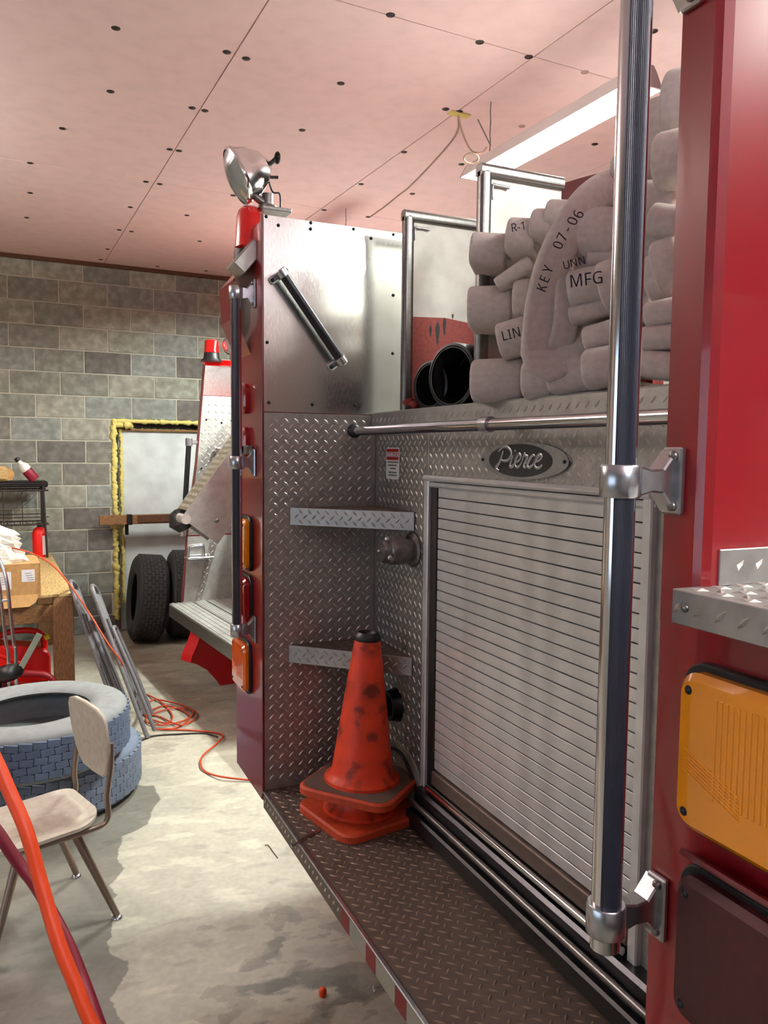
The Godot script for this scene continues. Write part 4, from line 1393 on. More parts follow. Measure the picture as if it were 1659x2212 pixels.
func build_hoses() -> void:
	var g := "white fire hoses packed in the hose bed"
	# hose stacked at the open end of the load
	var A := thing_at(onx(1060, 866, 1.2), "fire_hose", "white flat fire hose folded in the stack beside the two black pipes", "hose", g)
	fold(A, 1068, 818, 108, 96, 0, 0.75, 1.04)
	fold(A, 1056, 656, 95, 92, 0, 0.9, 1.04)
	fold(A, 1054, 532, 80, 74, -6, 0.9, 1.05, null, 0.3)
	fold(A, 1122, 502, 62, 80, -8, 0.8, 1.06)
	fold(A, 1165, 478, 44, 70, -8, 0.7, 1.08)
	fold(A, 1204, 456, 56, 64, -10, 0.7, 1.1)
	fold(A, 1108, 588, 84, 34, 32, 0.8, 1.07)
	fold(A, 1123, 640, 36, 90, 0, 0.8, 1.08)
	fold(A, 1104, 726, 64, 84, 14, 0.8, 1.05)
	fold(A, 1155, 815, 62, 94, 0, 0.6, 1.05)
	# draped length with stencilled marks
	var B := thing_at(onx(1165, 780, 1.1), "fire_hose", "white flat hose draped in one long stencilled strap over the others", "hose", g)
	var path := []
	for p in [[1400, 398, 1.25], [1345, 400, 1.16], [1302, 414, 1.1], [1264, 446, 1.06], [1226, 502, 1.03], [1193, 574, 1.015], [1173, 650, 1.01], [1165, 715, 1.01], [1161, 760, 1.012]]:
		path.append(onx(p[0], p[1], p[2]))
	path = curve(path, 5)
	var last: Vector3 = path[path.size() - 1]
	for q in [[0.0, -0.018, 0.006], [0.02, -0.03, 0.02], [0.05, -0.022, 0.04], [0.07, 0.02, 0.045], [0.08, 0.1, 0.05], [0.09, 0.2, 0.06]]:
		path.append(last + Vector3(q[0], q[1], q[2]))
	var b := MB.new()
	b.sweep(path, rr(0.074, 0.028, 0.0135, 4), CB, true)
	part(B, "draped_strap", b, M.hose)
	for q in [["K", 1171, 622], ["E", 1177, 603], ["Y", 1184, 582], ["0", 1206, 530], ["7", 1215, 512], ["-", 1225, 495], ["0", 1237, 478], ["6", 1250, 463]]:
		var c := onx(q[1], q[2], 0.985)
		var tn := (onx(q[1] + 16, q[2] - 36, 0.985) - c).normalized()
		var nrm := (EYE - c).normalized()
		text(B, "stencil_mark", q[0], 0.02, c, tn, nrm.cross(tn), M.ink)
	b = MB.new()
	var back := []
	for p in [[1230, 585, 1.05], [1226, 640, 1.045], [1222, 700, 1.045], [1210, 748, 1.05], [1195, 765, 1.06]]:
		back.append(onx(p[0], p[1], p[2]))
	b.sweep(curve(back, 5), rr(0.055, 0.016, 0.0075, 3), CB, true)
	part(B, "strap_underside", b, M.hose)
	# middle of the load
	var C := thing_at(onx(1290, 850, 1.2), "fire_hose", "white fire hose with tilted open loops and stencilled letters behind the chrome rail", "hose", g)
	fold(C, 1284, 492, 84, 116, -14, 0.7, 1.06)
	var G := fold(C, 1272, 610, 92, 84, 8, 0.75, 1.05)
	fold(C, 1276, 668, 90, 40, 10, 0.75, 1.06)
	fold(C, 1312, 605, 46, 110, 14, 0.7, 1.05)
	fold(C, 1224, 800, 86, 96, 0, 0.6, 1.05)
	fold(C, 1286, 790, 60, 92, 6, 0.6, 1.04)
	fold(C, 1290, 722, 62, 60, 12, 0.6, 1.06)
	fold(C, 1250, 740, 50, 60, 0, 0.6, 1.1)
	fold(C, 1300, 548, 60, 60, -10, 0.6, 1.08)
	for q in [[C, "MFG", 0.024, 1266, 604, 1.015, 0.1], [A, "LIN", 0.022, 1104, 722, 1.022, 0.25], [A, "R-1", 0.018, 1120, 490, 1.03, 0.15], [C, "UNN", 0.016, 1240, 568, 1.02, 0.25]]:
		var tc := onx(q[3], q[4], q[5])
		var rt := Vector3.UP.cross(to_eye(tc))
		text(q[0], "stencil_mark", q[1], q[2], tc, (rt + Vector3.UP * q[6]).normalized(), (Vector3.UP - rt * q[6]).normalized(), M.ink)
	# right of the chrome rail
	var D := thing_at(onx(1420, 830, 1.2), "fire_hose", "white fire hose standing highest against the near red panel", "hose", g)
	for q in [[1450, 205, 46, 150, -4, 1.12], [1416, 260, 44, 140, 4, 1.14], [1440, 330, 60, 130, 0, 1.08], [1395, 330, 60, 90, -6, 1.16], [1400, 420, 90, 80, -8, 1.1], [1430, 470, 60, 70, -18, 1.06], [1345, 352, 50, 60, 0, 1.12], [1332, 470, 70, 90, -12, 1.12], [1370, 540, 80, 100, 0, 1.12], [1432, 560, 50, 120, 14, 1.06], [1412, 590, 46, 110, 14, 1.07], [1430, 670, 70, 60, 6, 1.05], [1425, 725, 74, 56, 0, 1.05], [1420, 785, 70, 60, -8, 1.05], [1360, 650, 70, 90, 0, 1.12], [1360, 760, 80, 90, 0, 1.1], [1360, 440, 60, 70, 0, 1.16]]:
		fold(D, q[0], q[1], q[2], q[3], q[4], 0.55, q[5], null, 0.3)

func build_engine_things() -> void:
	# red vinyl cover folded back behind the hoses
	var b := MB.new()
	var cv := []
	for p in [[1185, 412, 1.7], [1225, 396, 1.68], [1280, 380, 1.64], [1340, 366, 1.6], [1420, 350, 1.6]]:
		var q := onx(p[0], p[1], p[2])
		cv.append(Vector3(q.x, q.y - (q.y - 1.818) / 2, q.z))
	cv = curve(cv, 4)
	for k in cv.size() - 1:
		var a: Vector3 = cv[k]
		var c: Vector3 = cv[k + 1]
		var ha := a.y - 1.818
		var hc := c.y - 1.818
		var dn := Vector3(-(c - a).z, 0, (c - a).x).normalized() * 0.012
		for sg in [-1.0, 1.0]:
			b.quad(a + Vector3(0, ha, 0) + dn * sg, c + Vector3(0, hc, 0) + dn * sg, c - Vector3(0, hc, 0) + dn * sg, a - Vector3(0, ha, 0) + dn * sg, dn * sg)
		b.quad(a + Vector3(0, ha, 0) + dn, c + Vector3(0, hc, 0) + dn, c + Vector3(0, hc, 0) - dn, a + Vector3(0, ha, 0) - dn, Vector3.UP)
	one("vinyl_cover", b, M.red_cloth, "dark red vinyl cover hanging behind the white hoses", "cover")
	# two black pipes in the bed
	for q in [[930, 812, 0.074, 0.0, "smaller open black pipe end lying in the hose bed by the partition"], [976, 800, 0.092, 1.0, "larger open black pipe end lying in the hose bed beside the folded hose"]]:
		var c := onx(q[0], q[1], 1.09)
		c.y = BED - 0.011 + q[2] + 0.002
		var o := thing_at(c - Vector3(0, q[2], 0), "suction_pipe", q[4], "pipe", "black pipes in the hose bed")
		var ax := Vector3(-0.96, 0.0, 0.28).normalized()
		var x := ax.cross(Vector3.UP).normalized()
		b = MB.new()
		var r: float = q[2]
		b.lathe([Vector2(r - 0.012, -0.6), Vector2(r - 0.012, 0.0), Vector2(r - 0.008, 0.004), Vector2(r - 0.002, 0.002), Vector2(r, -0.006), Vector2(r, -0.1), Vector2(r - 0.014, -0.105), Vector2(r - 0.014, -0.6)], Transform3D(Basis(x, ax, x.cross(ax)), c), 36, 0.6)
		part(o, "pipe_shell", b, M.black_pipe)
		b = MB.new()
		b.lathe([Vector2(r - 0.0145, -0.006), Vector2(r - 0.0145, 0.003), Vector2(r - 0.011, 0.003)], Transform3D(Basis(x, ax, x.cross(ax)), c), 36, 0.6)
		part(o, "inner_lip", b, M.dark_steel)
	# rag by the partition foot
	b = MB.new()
	var rc := onx(890, 872, 1.075)
	rc.y = BED + 0.018
	for i in 9:
		b.ball(rc + Vector3(rng.randf_range(-0.01, 0.03), rng.randf_range(-0.006, 0.008), rng.randf_range(-0.05, 0.05)), rng.randf_range(0.012, 0.02), Vector3(1.2, 0.7, 1.3), Basis(Vector3.UP, rng.randf() * 3), 10)
	one("rag", b, M.rag, "crumpled rust red rag on the hose bed edge by the partition", "rag")
	# stacked cones
	var cc := Vector3(0.925, TB, -2.175)
	for q in [[0.0018, 0.20, "lower traffic cone, only its orange base and foot showing, on the tailboard", 0.0], [0.09, 0.72, "upper orange traffic cone, scuffed, stacked on another on the tailboard", 0.035]]:
		var o := thing("traffic_cone", q[2], "traffic cone", Transform3D(Basis(Vector3(0, 0, 1), -q[3]) * Basis(Vector3.UP, q[1]), cc + Vector3(0, q[0], 0)), "stacked traffic cones")
		b = MB.new()
		b.plate(rr(0.305, 0.305, 0.05, 6), 0.024, Transform3D(Basis(Vector3(1, 0, 0), Vector3(0, 0, -1), Vector3(0, 1, 0)), Vector3.ZERO), 0.006, true)
		part(o, "base", b, M.cone_base)
		b = MB.new()
		b.lathe([Vector2(0.118, 0.02), Vector2(0.116, 0.034), Vector2(0.101, 0.044), Vector2(0.094, 0.06), Vector2(0.066, 0.27), Vector2(0.04, 0.455), Vector2(0.036, 0.462), Vector2(0.03, 0.462), Vector2(0.03, 0.4)], Transform3D(), 36, 0.7)
		part(o, "cone_body", b, M.cone)
		b = MB.new()
		var ring := rr(0.285, 0.285, 0.045, 6)
		b.plate(ring, 0.0012, Transform3D(Basis(Vector3(1, 0, 0), Vector3(0, 0, -1), Vector3(0, 1, 0)), Vector3(0, 0.0238, 0)), 0.0, true)
		if q[0] > 0.05:
			part(o, "dirt_film", b, M.cone_dirt)
			b = MB.new()
			b.lathe([Vector2(0.039, 0.456), Vector2(0.041, 0.462), Vector2(0.037, 0.474), Vector2(0.03, 0.482), Vector2(0.022, 0.478), Vector2(0.018, 0.45)], Transform3D(), 24, 0.5)
			part(o, "black_collar", b, M.black)

# ---------------------------------------------------------------- far engine
func build_far_engine() -> void:
	var th := 0.0951
	var T := Transform3D(Basis(Vector3.UP, th), Vector3(0.97, 0, -6.03))
	var E := thing("fire_engine", "red fire engine parked by the block wall with a slanted grey chute", "fire truck", T)
	var loc := func(px: float, py: float, z: float) -> Vector3:
		var d: Vector3 = T.basis.inverse() * ray(px, py)
		var o: Vector3 = T.affine_inverse() * EYE
		return o + d * ((z - o.z) / d.z)
	var edge := [Vector2(0.106, 0.516), Vector2(0.158, 1.135), Vector2(0.223, 1.592), Vector2(0.293, 2.345)]
	# far side body with its sloping rear edge
	var b := MB.new()
	var poly := [Vector2(5.5, 0.516), Vector2(5.5, 2.345)]
	for i in 4:
		poly.append(edge[3 - i])
	b.plate(poly, 0.05, Transform3D(Basis(), Vector3(0, 0, -0.056)))
	part(E, "side_body", b, M.red)
	b = MB.new()
	b.plate([Vector2(0.295, 2.33), Vector2(5.5, 2.33), Vector2(5.5, 2.375), Vector2(0.275, 2.375)], 0.075, Transform3D(Basis(), Vector3(0, 0, -0.066)), 0.004)
	part(E, "red_cap_rail", b, M.beacon)
	b = MB.new()
	b.plate([Vector2(0.276, 2.105), Vector2(1.6, 2.105), Vector2(1.6, 2.33), Vector2(0.296, 2.33)], 0.003, Transform3D(Basis(), Vector3(0, 0, -0.006)))
	part(E, "polished_sheet", b, M.sheet)
	tread_plate(E, "tread_sheet", [Vector2(0.152, 1.04), Vector2(1.2, 1.04), Vector2(1.2, 2.1), Vector2(0.275, 2.1), Vector2(0.227, 1.592), Vector2(0.163, 1.135)], 0.004, Transform3D(Basis(), Vector3(0, 0, -0.006)), M.tread, M.tread_lug, 0.045)
	b = MB.new()
	b.plate([Vector2(0.112, 0.516), Vector2(1.2, 0.516), Vector2(1.2, 1.03), Vector2(0.15, 1.03)], 0.003, Transform3D(Basis(), Vector3(0, 0, -0.006)))
	part(E, "dull_sheet", b, M.dull_sheet)
	tread_plate(E, "tread_strip", [Vector2(0.195, 0.52), Vector2(0.245, 0.52), Vector2(0.395, 1.03), Vector2(0.335, 1.03)], 0.005, Transform3D(Basis(), Vector3(0, 0, -0.004)), M.tread, M.tread_lug, 0.035)
	for p in [[392, 1000], [388, 960]]:
		pass
	for p in [[0.30, 1.92], [0.42, 1.9], [0.26, 1.55], [0.24, 1.3], [0.5, 1.92]]:
		bolt(E, "bolt", Vector3(p[0], p[1], 0.0), Vector3(0, 0, 1), 0.008, M.dark_steel)
	# bulk of the body and the near side
	boxed(E, "centre_body", 0.62, 5.5, 0.5, 1.7, -0.002, 1.86, M.dull_sheet)
	boxed(E, "near_side_body", 0.36, 5.5, 0.52, 2.3, 1.862, 2.16, M.red, 0.01)
	boxed(E, "added_roof_sheet", 0.38, 5.5, 2.3005, 2.308, 1.87, 2.15, M.tread, 0.001)  # added top sheet, keeps the red body from tinting the ceiling
	boxed(E, "chassis", 0.9, 5.5, 0.35, 0.5, 0.2, 1.7, M.black)
	for zz in [0.1, 1.98]:
		b = MB.new()
		b.lathe([Vector2(0.0, -0.13), Vector2(0.26, -0.13), Vector2(0.44, -0.125), Vector2(0.48, -0.1), Vector2(0.48, 0.1), Vector2(0.44, 0.125), Vector2(0.26, 0.13), Vector2(0.0, 0.13)], Transform3D(Basis(Vector3.RIGHT, PI / 2), Vector3(2.4, 0.48, zz)), 32)
		part(E, "wheel", b, M.tire)
	# tailboard of two ribbed planks with a channel between
	b = MB.new()
	b.box(Vector3(0.31, 0.472, 0.93), Vector3(0.62, 0.09, 1.87), 0.004)
	var tb := part(E, "tailboard", b, M.steel)
	for q in [[0.09, 0.17], [0.235, 0.09], [0.40, 0.2]]:
		b = MB.new()
		b.box(Vector3(q[0], 0.52, 0.93), Vector3(q[1], 0.012, 1.87), 0.003)
		for i in 4:
			b.box(Vector3(q[0] - q[1] * 0.36 + q[1] * 0.24 * i, 0.527, 0.93), Vector3(q[1] * 0.1, 0.006, 1.87), 0.001)
		part(tb, "ribbed_plank", b, M.dull_sheet)
	# slanted chute with perforated back
	var cu := Vector3(0.604, 0.797, 0)
	var cn := Vector3(-0.797, 0.604, 0)
	var a0: Vector3 = loc.call(470, 1175, 0.9)
	var a1: Vector3 = loc.call(385, 1128, 0.9)
	var wv := a1 - a0
	var bs := Basis(cu, cn, Vector3(0, 0, 1))
	var L := 1.1
	b = MB.new()
	b.plate([Vector2(0, 0), Vector2(L, 0.0), Vector2(L, 0.3), Vector2(0.03, 0.3), Vector2(0, 0.28)], 0.006, Transform3D(bs, a0), 0.001)
	var ch := part(E, "chute", b, M.dull_sheet, "grey slanted side plate")
	b = MB.new()
	b.plate([Vector2(0, 0), Vector2(L, 0.0), Vector2(L, 0.3), Vector2(0.03, 0.3), Vector2(0, 0.28)], 0.006, Transform3D(bs, a0 + Vector3(0, 0, -0.22)), 0.001)
	part(ch, "far_plate", b, M.dull_sheet)
	b = MB.new()
	b.box(a0 + cu * (L / 2 + 0.03) + cn * 0.296 + Vector3(0, 0, -0.107), Vector3(L - 0.06, 0.006, 0.208), 0.0, bs)
	part(ch, "perforated_back", b, M.chute_back)
	b = MB.new()
	for i in 22:
		for j in 5:
			b.box(a0 + cu * (0.09 + i * 0.045) + cn * 0.3005 + Vector3(0, 0, -0.03 - j * 0.037), Vector3(0.022, 0.004, 0.014), 0.001, bs)
	part(ch, "grip_teeth", b, M.tread_lug, "", "stuff")
	b = MB.new()
	b.cyl(a0 + cn * 0.27 + cu * 0.01 + Vector3(0, 0, -0.23), a0 + cn * 0.27 + cu * 0.01 + Vector3(0, 0, 0.012), 0.032, -1, 16)
	part(ch, "end_roller", b, M.stained_sheet)
	bolt(ch, "bolt", a0 + cu * 0.12 + cn * 0.1 + Vector3(0, 0, 0.006), Vector3(0, 0, 1), 0.014, M.steel)
	b = MB.new()
	b.box(a0 + cu * 0.4 + cn * 0.12 + Vector3(0, 0, -0.11), Vector3(0.7, 0.02, 0.2), 0.0, bs)
	part(ch, "red_underside", b, M.red)
	b = MB.new()
	var bo: Vector3 = loc.call(384, 1122, 0.72)
	b.lathe([Vector2(0, -0.07), Vector2(0.05, -0.06), Vector2(0.085, 0.0), Vector2(0.05, 0.07), Vector2(0, 0.085)], Transform3D(Basis(Vector3(0, 0, 1), 0.5), bo + Vector3(0.02, -0.01, 0)), 16)
	part(ch, "rubber_boot", b, M.black)
	# strut carrying the chute
	b = MB.new()
	b.cyl(a0 + cu * 0.75 + cn * 0.05 + Vector3(0, 0, -0.1), Vector3(0.66, 1.55, 0.8), 0.02)
	part(ch, "strut", b, M.steel)
	# rail on the rear edge
	var r0: Vector3 = loc.call(408, 955, -0.03)
	var r1: Vector3 = loc.call(396, 1150, -0.03)
	b = MB.new()
	b.cyl(r0, r1, 0.02, -1, 16)
	var rl := part(E, "grab_rail", b, M.dark_steel)
	for r in [r0, r1]:
		b = MB.new()
		b.cyl(r - Vector3(0, 0.03, 0), r + Vector3(0, 0.03, 0), 0.027, -1, 16, 0.003)
		b.box(r + Vector3(0.05, 0, 0), Vector3(0.1, 0.03, 0.025), 0.004)
		b.box(r + Vector3(0.085, 0, 0), Vector3(0.012, 0.09, 0.04), 0.003)
		part(rl, "stanchion", b, M.cast)
	# folding step and hook
	b = MB.new()
	var fs: Vector3 = loc.call(430, 1204, 0.05)
	b.box(fs, Vector3(0.2, 0.014, 0.1), 0.003)
	b.box(fs + Vector3(0, -0.01, -0.055), Vector3(0.16, 0.05, 0.01), 0.003)
	var fst := part(E, "folding_step", b, M.chrome)
	b = MB.new()
	b.tube(curve([fs + Vector3(-0.07, 0.0, -0.04), fs + Vector3(-0.065, 0.07, -0.045), fs + Vector3(-0.05, 0.085, -0.045), fs + Vector3(0.03, 0.09, -0.045), fs + Vector3(0.05, 0.075, -0.045), fs + Vector3(0.055, 0.0, -0.04)], 5), 0.008, 8)
	part(fst, "step_loop", b, M.chrome)
	b = MB.new()
	var hk: Vector3 = loc.call(472, 975, 0.03)
	b.box(hk, Vector3(0.05, 0.06, 0.05), 0.008)
	b.cyl(hk, hk + Vector3(0.16, -0.02, 0), 0.008)
	part(E, "latch_hook", b, M.chrome)
	# beacon and lamp on top
	b = MB.new()
	var bp: Vector3 = loc.call(457, 768, 0.03)
	b.lathe([Vector2(0, 0.115), Vector2(0.045, 0.113), Vector2(0.052, 0.105), Vector2(0.055, 0.03), Vector2(0.06, 0.02), Vector2(0, 0.0)], Transform3D(Basis(), bp), 24, 0.6)
	var be := part(E, "beacon", b, M.beacon)
	b = MB.new()
	b.lathe([Vector2(0, 0.025), Vector2(0.055, 0.024), Vector2(0.06, -0.02), Vector2(0.085, -0.045), Vector2(0, -0.045)], Transform3D(Basis(), bp), 24, 0.5)
	part(be, "beacon_base", b, M.black)
	b = MB.new()
	var lp: Vector3 = loc.call(499, 747, 0.1)
	var lax := Vector3(-0.75, -0.2, 0.6).normalized()
	var lx := lax.cross(Vector3.UP).normalized()
	b.lathe([Vector2(0, -0.07), Vector2(0.04, -0.055), Vector2(0.062, 0.0), Vector2(0.068, 0.015), Vector2(0.06, 0.02)], Transform3D(Basis(lx, lax, lx.cross(lax)), lp), 24, 0.5)
	b.cyl(lp, Vector3(lp.x, 2.37, lp.z), 0.012)
	var sp := part(E, "spot_lamp", b, M.chrome)
	b = MB.new()
	b.lathe([Vector2(0.062, 0.016), Vector2(0.03, 0.026), Vector2(0, 0.028)], Transform3D(Basis(lx, lax, lx.cross(lax)), lp), 24)
	part(sp, "lamp_glass", b, M.glass)
	# red curved sheet hanging under the tailboard
	var rs := thing("red_flap", "curved red plastic flap hanging under the far engine's tailboard", "flap", T)
	var outline := []
	for p in [[424, 1352], [460, 1376], [510, 1412], [545, 1440], [545, 1560], [520, 1545], [492, 1506], [470, 1472], [446, 1446], [424, 1434], [404, 1428], [412, 1392]]:
		var q: Vector3 = loc.call(p[0], p[1], 0.5)
		outline.append(Vector2(q.x, q.y))
	b = MB.new()
	b.plate(outline, 0.012, Transform3D(Basis(), Vector3(0, 0, 0.5)), 0.0)
	part(rs, "sheet", b, M.red_plastic)
	b = MB.new()
	var lp3 := []
	for p in [[426, 1350], [422, 1372], [414, 1394], [406, 1412], [402, 1428]]:
		lp3.append(loc.call(p[0], p[1], 0.53))
	b.sweep(curve(lp3, 4), rr(0.012, 0.09, 0.004, 2), Vector3(0.6, 0.0, 0.8).normalized())
	part(rs, "rolled_lip", b, M.red_plastic)

# ---------------------------------------------------------------- left side
func tire(called: String, label: String, xf: Transform3D, R: float, w: float, ri: float, m: Material, tm: Material, rows: int, per: int, group: String) -> Node3D:
	var o := thing(called, label, "tire", xf, group)
	var b := MB.new()
	var h := w / 2
	b.lathe([Vector2(ri, h * 0.78), Vector2(ri + 0.012, h * 0.9), Vector2(ri + 0.05, h * 0.97), Vector2(R - 0.09, h), Vector2(R - 0.045, h * 0.95), Vector2(R - 0.018, h * 0.84), Vector2(R - 0.008, h * 0.72), Vector2(R - 0.008, -h * 0.72), Vector2(R - 0.018, -h * 0.84), Vector2(R - 0.045, -h * 0.95), Vector2(R - 0.09, -h), Vector2(ri + 0.05, -h * 0.97), Vector2(ri + 0.012, -h * 0.9), Vector2(ri, -h * 0.78), Vector2(ri + 0.03, -h * 0.62), Vector2(R - 0.04, -h * 0.6), Vector2(R - 0.04, h * 0.6), Vector2(ri + 0.03, h * 0.62), Vector2(ri, h * 0.78)], Transform3D(), 56, 0.6)
	part(o, "carcass", b, m)
	b = MB.new()
	for r in rows:
		var y := -h * 0.7 + h * 1.4 * (r + 0.5) / rows
		for k in per:
			var a := TAU * (k + 0.5 * (r % 2)) / per
			var dir := Vector3(cos(a), 0, sin(a))
			var tan := Vector3(-sin(a), 0, cos(a))
			var sk := 0.14 if r % 2 == 0 else -0.14
			var t2 := (tan + Vector3(0, sk, 0)).normalized()
			b.box(dir * (R - 0.006) + Vector3(0, y, 0), Vector3(0.014, h * 1.4 / rows * 0.965, TAU * R / per * 0.955), 0.0015, Basis(dir, t2.cross(dir) * 1.0, t2).orthonormalized())
	part(o, "tread_blocks", b, tm, "", "stuff")
	return o

func build_added_truck() -> void:
	# unseen truck added behind the camera to shade the aisle; shows in the polished sheet
	var E := thing_at(Vector3(-1.0, 0, 2.0), "added_truck", "added unseen grey truck behind the aisle, shading it", "truck")
	boxed(E, "body", -1.0, 4.2, 0.5, 2.28, 0.85, 3.1, M.truck_grey, 0.03)
	boxed(E, "added_roof_sheet", -0.98, 4.18, 2.281, 2.29, 0.88, 3.07, M.dull_sheet, 0.002)  # pale top added so less red bounces upward
	boxed(E, "cab", 4.3, 6.0, 0.5, 2.35, 0.85, 3.1, M.truck_grey, 0.08)
	boxed(E, "cab_window", 4.6, 5.7, 1.5, 2.1, 0.846, 0.856, M.black, 0.004)
	for k in 3:
		boxed(E, "locker_shutter", -0.7 + k * 1.6, 0.6 + k * 1.6, 0.75, 1.9, 0.844, 0.856, M.dull_sheet, 0.004)
	boxed(E, "chassis", -0.8, 6.0, 0.4, 0.5, 1.1, 2.8, M.black)
	for x in [1.2, 4.6]:
		for z in [1.0, 2.95]:
			var b := MB.new()
			b.lathe([Vector2(0.0, -0.13), Vector2(0.26, -0.13), Vector2(0.46, -0.125), Vector2(0.5, -0.1), Vector2(0.5, 0.1), Vector2(0.46, 0.125), Vector2(0.26, 0.13), Vector2(0.0, 0.13)], Transform3D(Basis(Vector3.RIGHT, PI / 2), Vector3(x, 0.5, z)), 28)
			part(E, "wheel", b, M.tire)

func build_left_side() -> void:
	var b := MB.new()
	# stacked tires
	tire("truck_tire", "dusty grey truck tire lying flat on the floor under another tire", Transform3D(Basis(Vector3.UP, 0.3), Vector3(0.05, 0.131, -4.12)), 0.46, 0.26, 0.27, M.tire_light, M.tire_light, 5, 52, "tires lying in a stack")
	tire("truck_tire", "bluish grey truck tire lying on top of another flat tire", Transform3D(Basis(Vector3(0.2, 0, 1).normalized(), 0.02) * Basis(Vector3.UP, 1.1), Vector3(0.01, 0.388, -3.93)), 0.425, 0.24, 0.25, M.tire_dusty, M.tire_blue, 5, 48, "tires lying in a stack")
	# tires stood by the doorway
	var tc := ony(322, 1396, 0.0)
	var ta := Basis(Vector3.UP, 0.02) * Basis(Vector3(0, 0, 1), PI / 2 - 0.1)
	tire("truck_tire", "worn black tire standing upright before the boarded doorway, its tread showing", Transform3D(ta, tc + Vector3(0.02, 0.385, -0.22)), 0.38, 0.27, 0.21, M.tire, M.tire, 6, 40, "tires standing by the doorway")
	tire("truck_tire", "black tire standing upright behind another, half hidden by the far engine", Transform3D(Basis(Vector3.UP, -0.05) * Basis(Vector3(0, 0, 1), PI / 2 - 0.05), tc + Vector3(0.33, 0.395, -0.26)), 0.39, 0.26, 0.21, M.tire, M.tire, 6, 40, "tires standing by the doorway")
	# school chair
	var f := Vector3(-0.949, 0, 0.316)
	var s := Vector3(0.316, 0, 0.949)
	var O := Vector3(-0.007, 0, -3.022) + s * 0.035
	var ch := thing("school_chair", "small cream school chair with rusty chrome legs by the flat tires", "chair", Transform3D(Basis(s, Vector3.UP, s.cross(Vector3.UP)), O))
	# chair local: x = side, z = back to front is -z? (z axis points along s x up)
	var zf := 1.0 if s.cross(Vector3.UP).dot(f) > 0 else -1.0
	var seat := []
	var top := rr(0.36, 0.36, 0.09, 8)
	b = MB.new()
	var n := top.size()
	var rings := []
	for k in 9:
		var kk := 1.0 - 0.125 * k
		var ring := []
		for p in top:
			var q: Vector2 = p * kk
			var y := 0.365 + 0.014 * pow(kk, 4) - 0.006 + 0.024 * pow(maxf(0.0, -q.y * zf / 0.18), 3.0) - 0.01 * pow(maxf(0.0, q.y * zf / 0.18), 4.0)
			ring.append(Vector3(q.x, y, q.y))
		rings.append(ring)
	for k in 8:
		for i in n:
			var j := (i + 1) % n
			b.quad(rings[k][i], rings[k][j], rings[k + 1][j], rings[k + 1][i], Vector3.UP)
			b.quad(rings[k][i] - Vector3(0, 0.012, 0), rings[k][j] - Vector3(0, 0.012, 0), rings[k + 1][j] - Vector3(0, 0.012, 0), rings[k + 1][i] - Vector3(0, 0.012, 0), Vector3.DOWN)
	for i in n:
		var j := (i + 1) % n
		b.quad(rings[0][i], rings[0][j], rings[0][j] - Vector3(0, 0.012, 0), rings[0][i] - Vector3(0, 0.012, 0), Vector3(rings[0][i].x, 0, rings[0][i].z))
	part(ch, "seat", b, M.seat)
	var bk := -zf * 0.205
	b = MB.new()
	var bp := []
	for q in [[-0.165, 0.10], [-0.15, 0.125], [-0.1, 0.14], [0.0, 0.145], [0.1, 0.14], [0.15, 0.125], [0.165, 0.10], [0.165, 0.02], [0.15, -0.05], [0.12, -0.1], [0.085, -0.125], [0.0, -0.13], [-0.085, -0.125], [-0.12, -0.1], [-0.15, -0.05], [-0.165, 0.02]]:
		bp.append(Vector2(q[0], q[1]))
	b.plate(bp, 0.014, Transform3D(Basis(Vector3.RIGHT, 0.1 * zf), Vector3(0, 0.62, bk - 0.007)), 0.004, true)
	part(ch, "backrest", b, M.seat)
	for sx in [-1.0, 1.0]:
		b = MB.new()
		b.tube(curve([Vector3(sx * 0.15, 0.345, zf * 0.1), Vector3(sx * 0.15, 0.342, -zf * 0.12), Vector3(sx * 0.15, 0.36, bk + zf * 0.005), Vector3(sx * 0.15, 0.45, bk + zf * 0.004), Vector3(sx * 0.15, 0.56, bk - zf * 0.012), Vector3(sx * 0.15, 0.64, bk - zf * 0.014)], 5), 0.0105, 10)
		part(ch, "back_support", b, M.tube_rusty)
		for e in [1.0, -1.0]:
			b = MB.new()
			var foot := Vector3(sx * 0.187, 0.012, zf * e * 0.215)
			b.tube([Vector3(sx * 0.12, 0.345, zf * e * 0.09), foot], 0.0135, 10, [1.25, 0.85])
			var lg := part(ch, "leg", b, M.tube_rusty)
			b = MB.new()
			b.lathe([Vector2(0, 0.012), Vector2(0.012, 0.012), Vector2(0.019, 0.004), Vector2(0.019, 0.0), Vector2(0, 0.0)], Transform3D(Basis(), foot - Vector3(0, 0.012, 0)), 14, 0.5)
			part(lg, "foot_cap", b, M.cast)
	# hanging hoses in the foreground
	var hp := []
	for p in [[-330, -1080, 1.32], [-290, 300, 1.32], [-150, 1300, 1.3], [0, 1662, 1.27], [55, 1790, 1.25], [86, 1900, 1.24], [126, 2035, 1.22], [160, 2120, 1.21], [198, 2212, 1.2], [262, 2330, 1.19]]:
		hp.append(dep(p[0], p[1], p[2]))
	var e0: Vector3 = hp[hp.size() - 1]
	hp.append(e0 + Vector3(0.05, -0.35, 0.06))
	hp.append(Vector3(e0.x + 0.1, 0.08, e0.z + 0.16))
	hp.append(Vector3(e0.x + 0.2, 0.012, e0.z + 0.24))
	hp.append(Vector3(e0.x + 0.5, 0.012, e0.z + 0.3))
	b = MB.new()
	b.tube(curve(hp, 8), 0.011, 14)
	one("air_hose", b, M.orange_hose, "bright orange hose hanging down in front of the school chair", "hose")
	hp = []
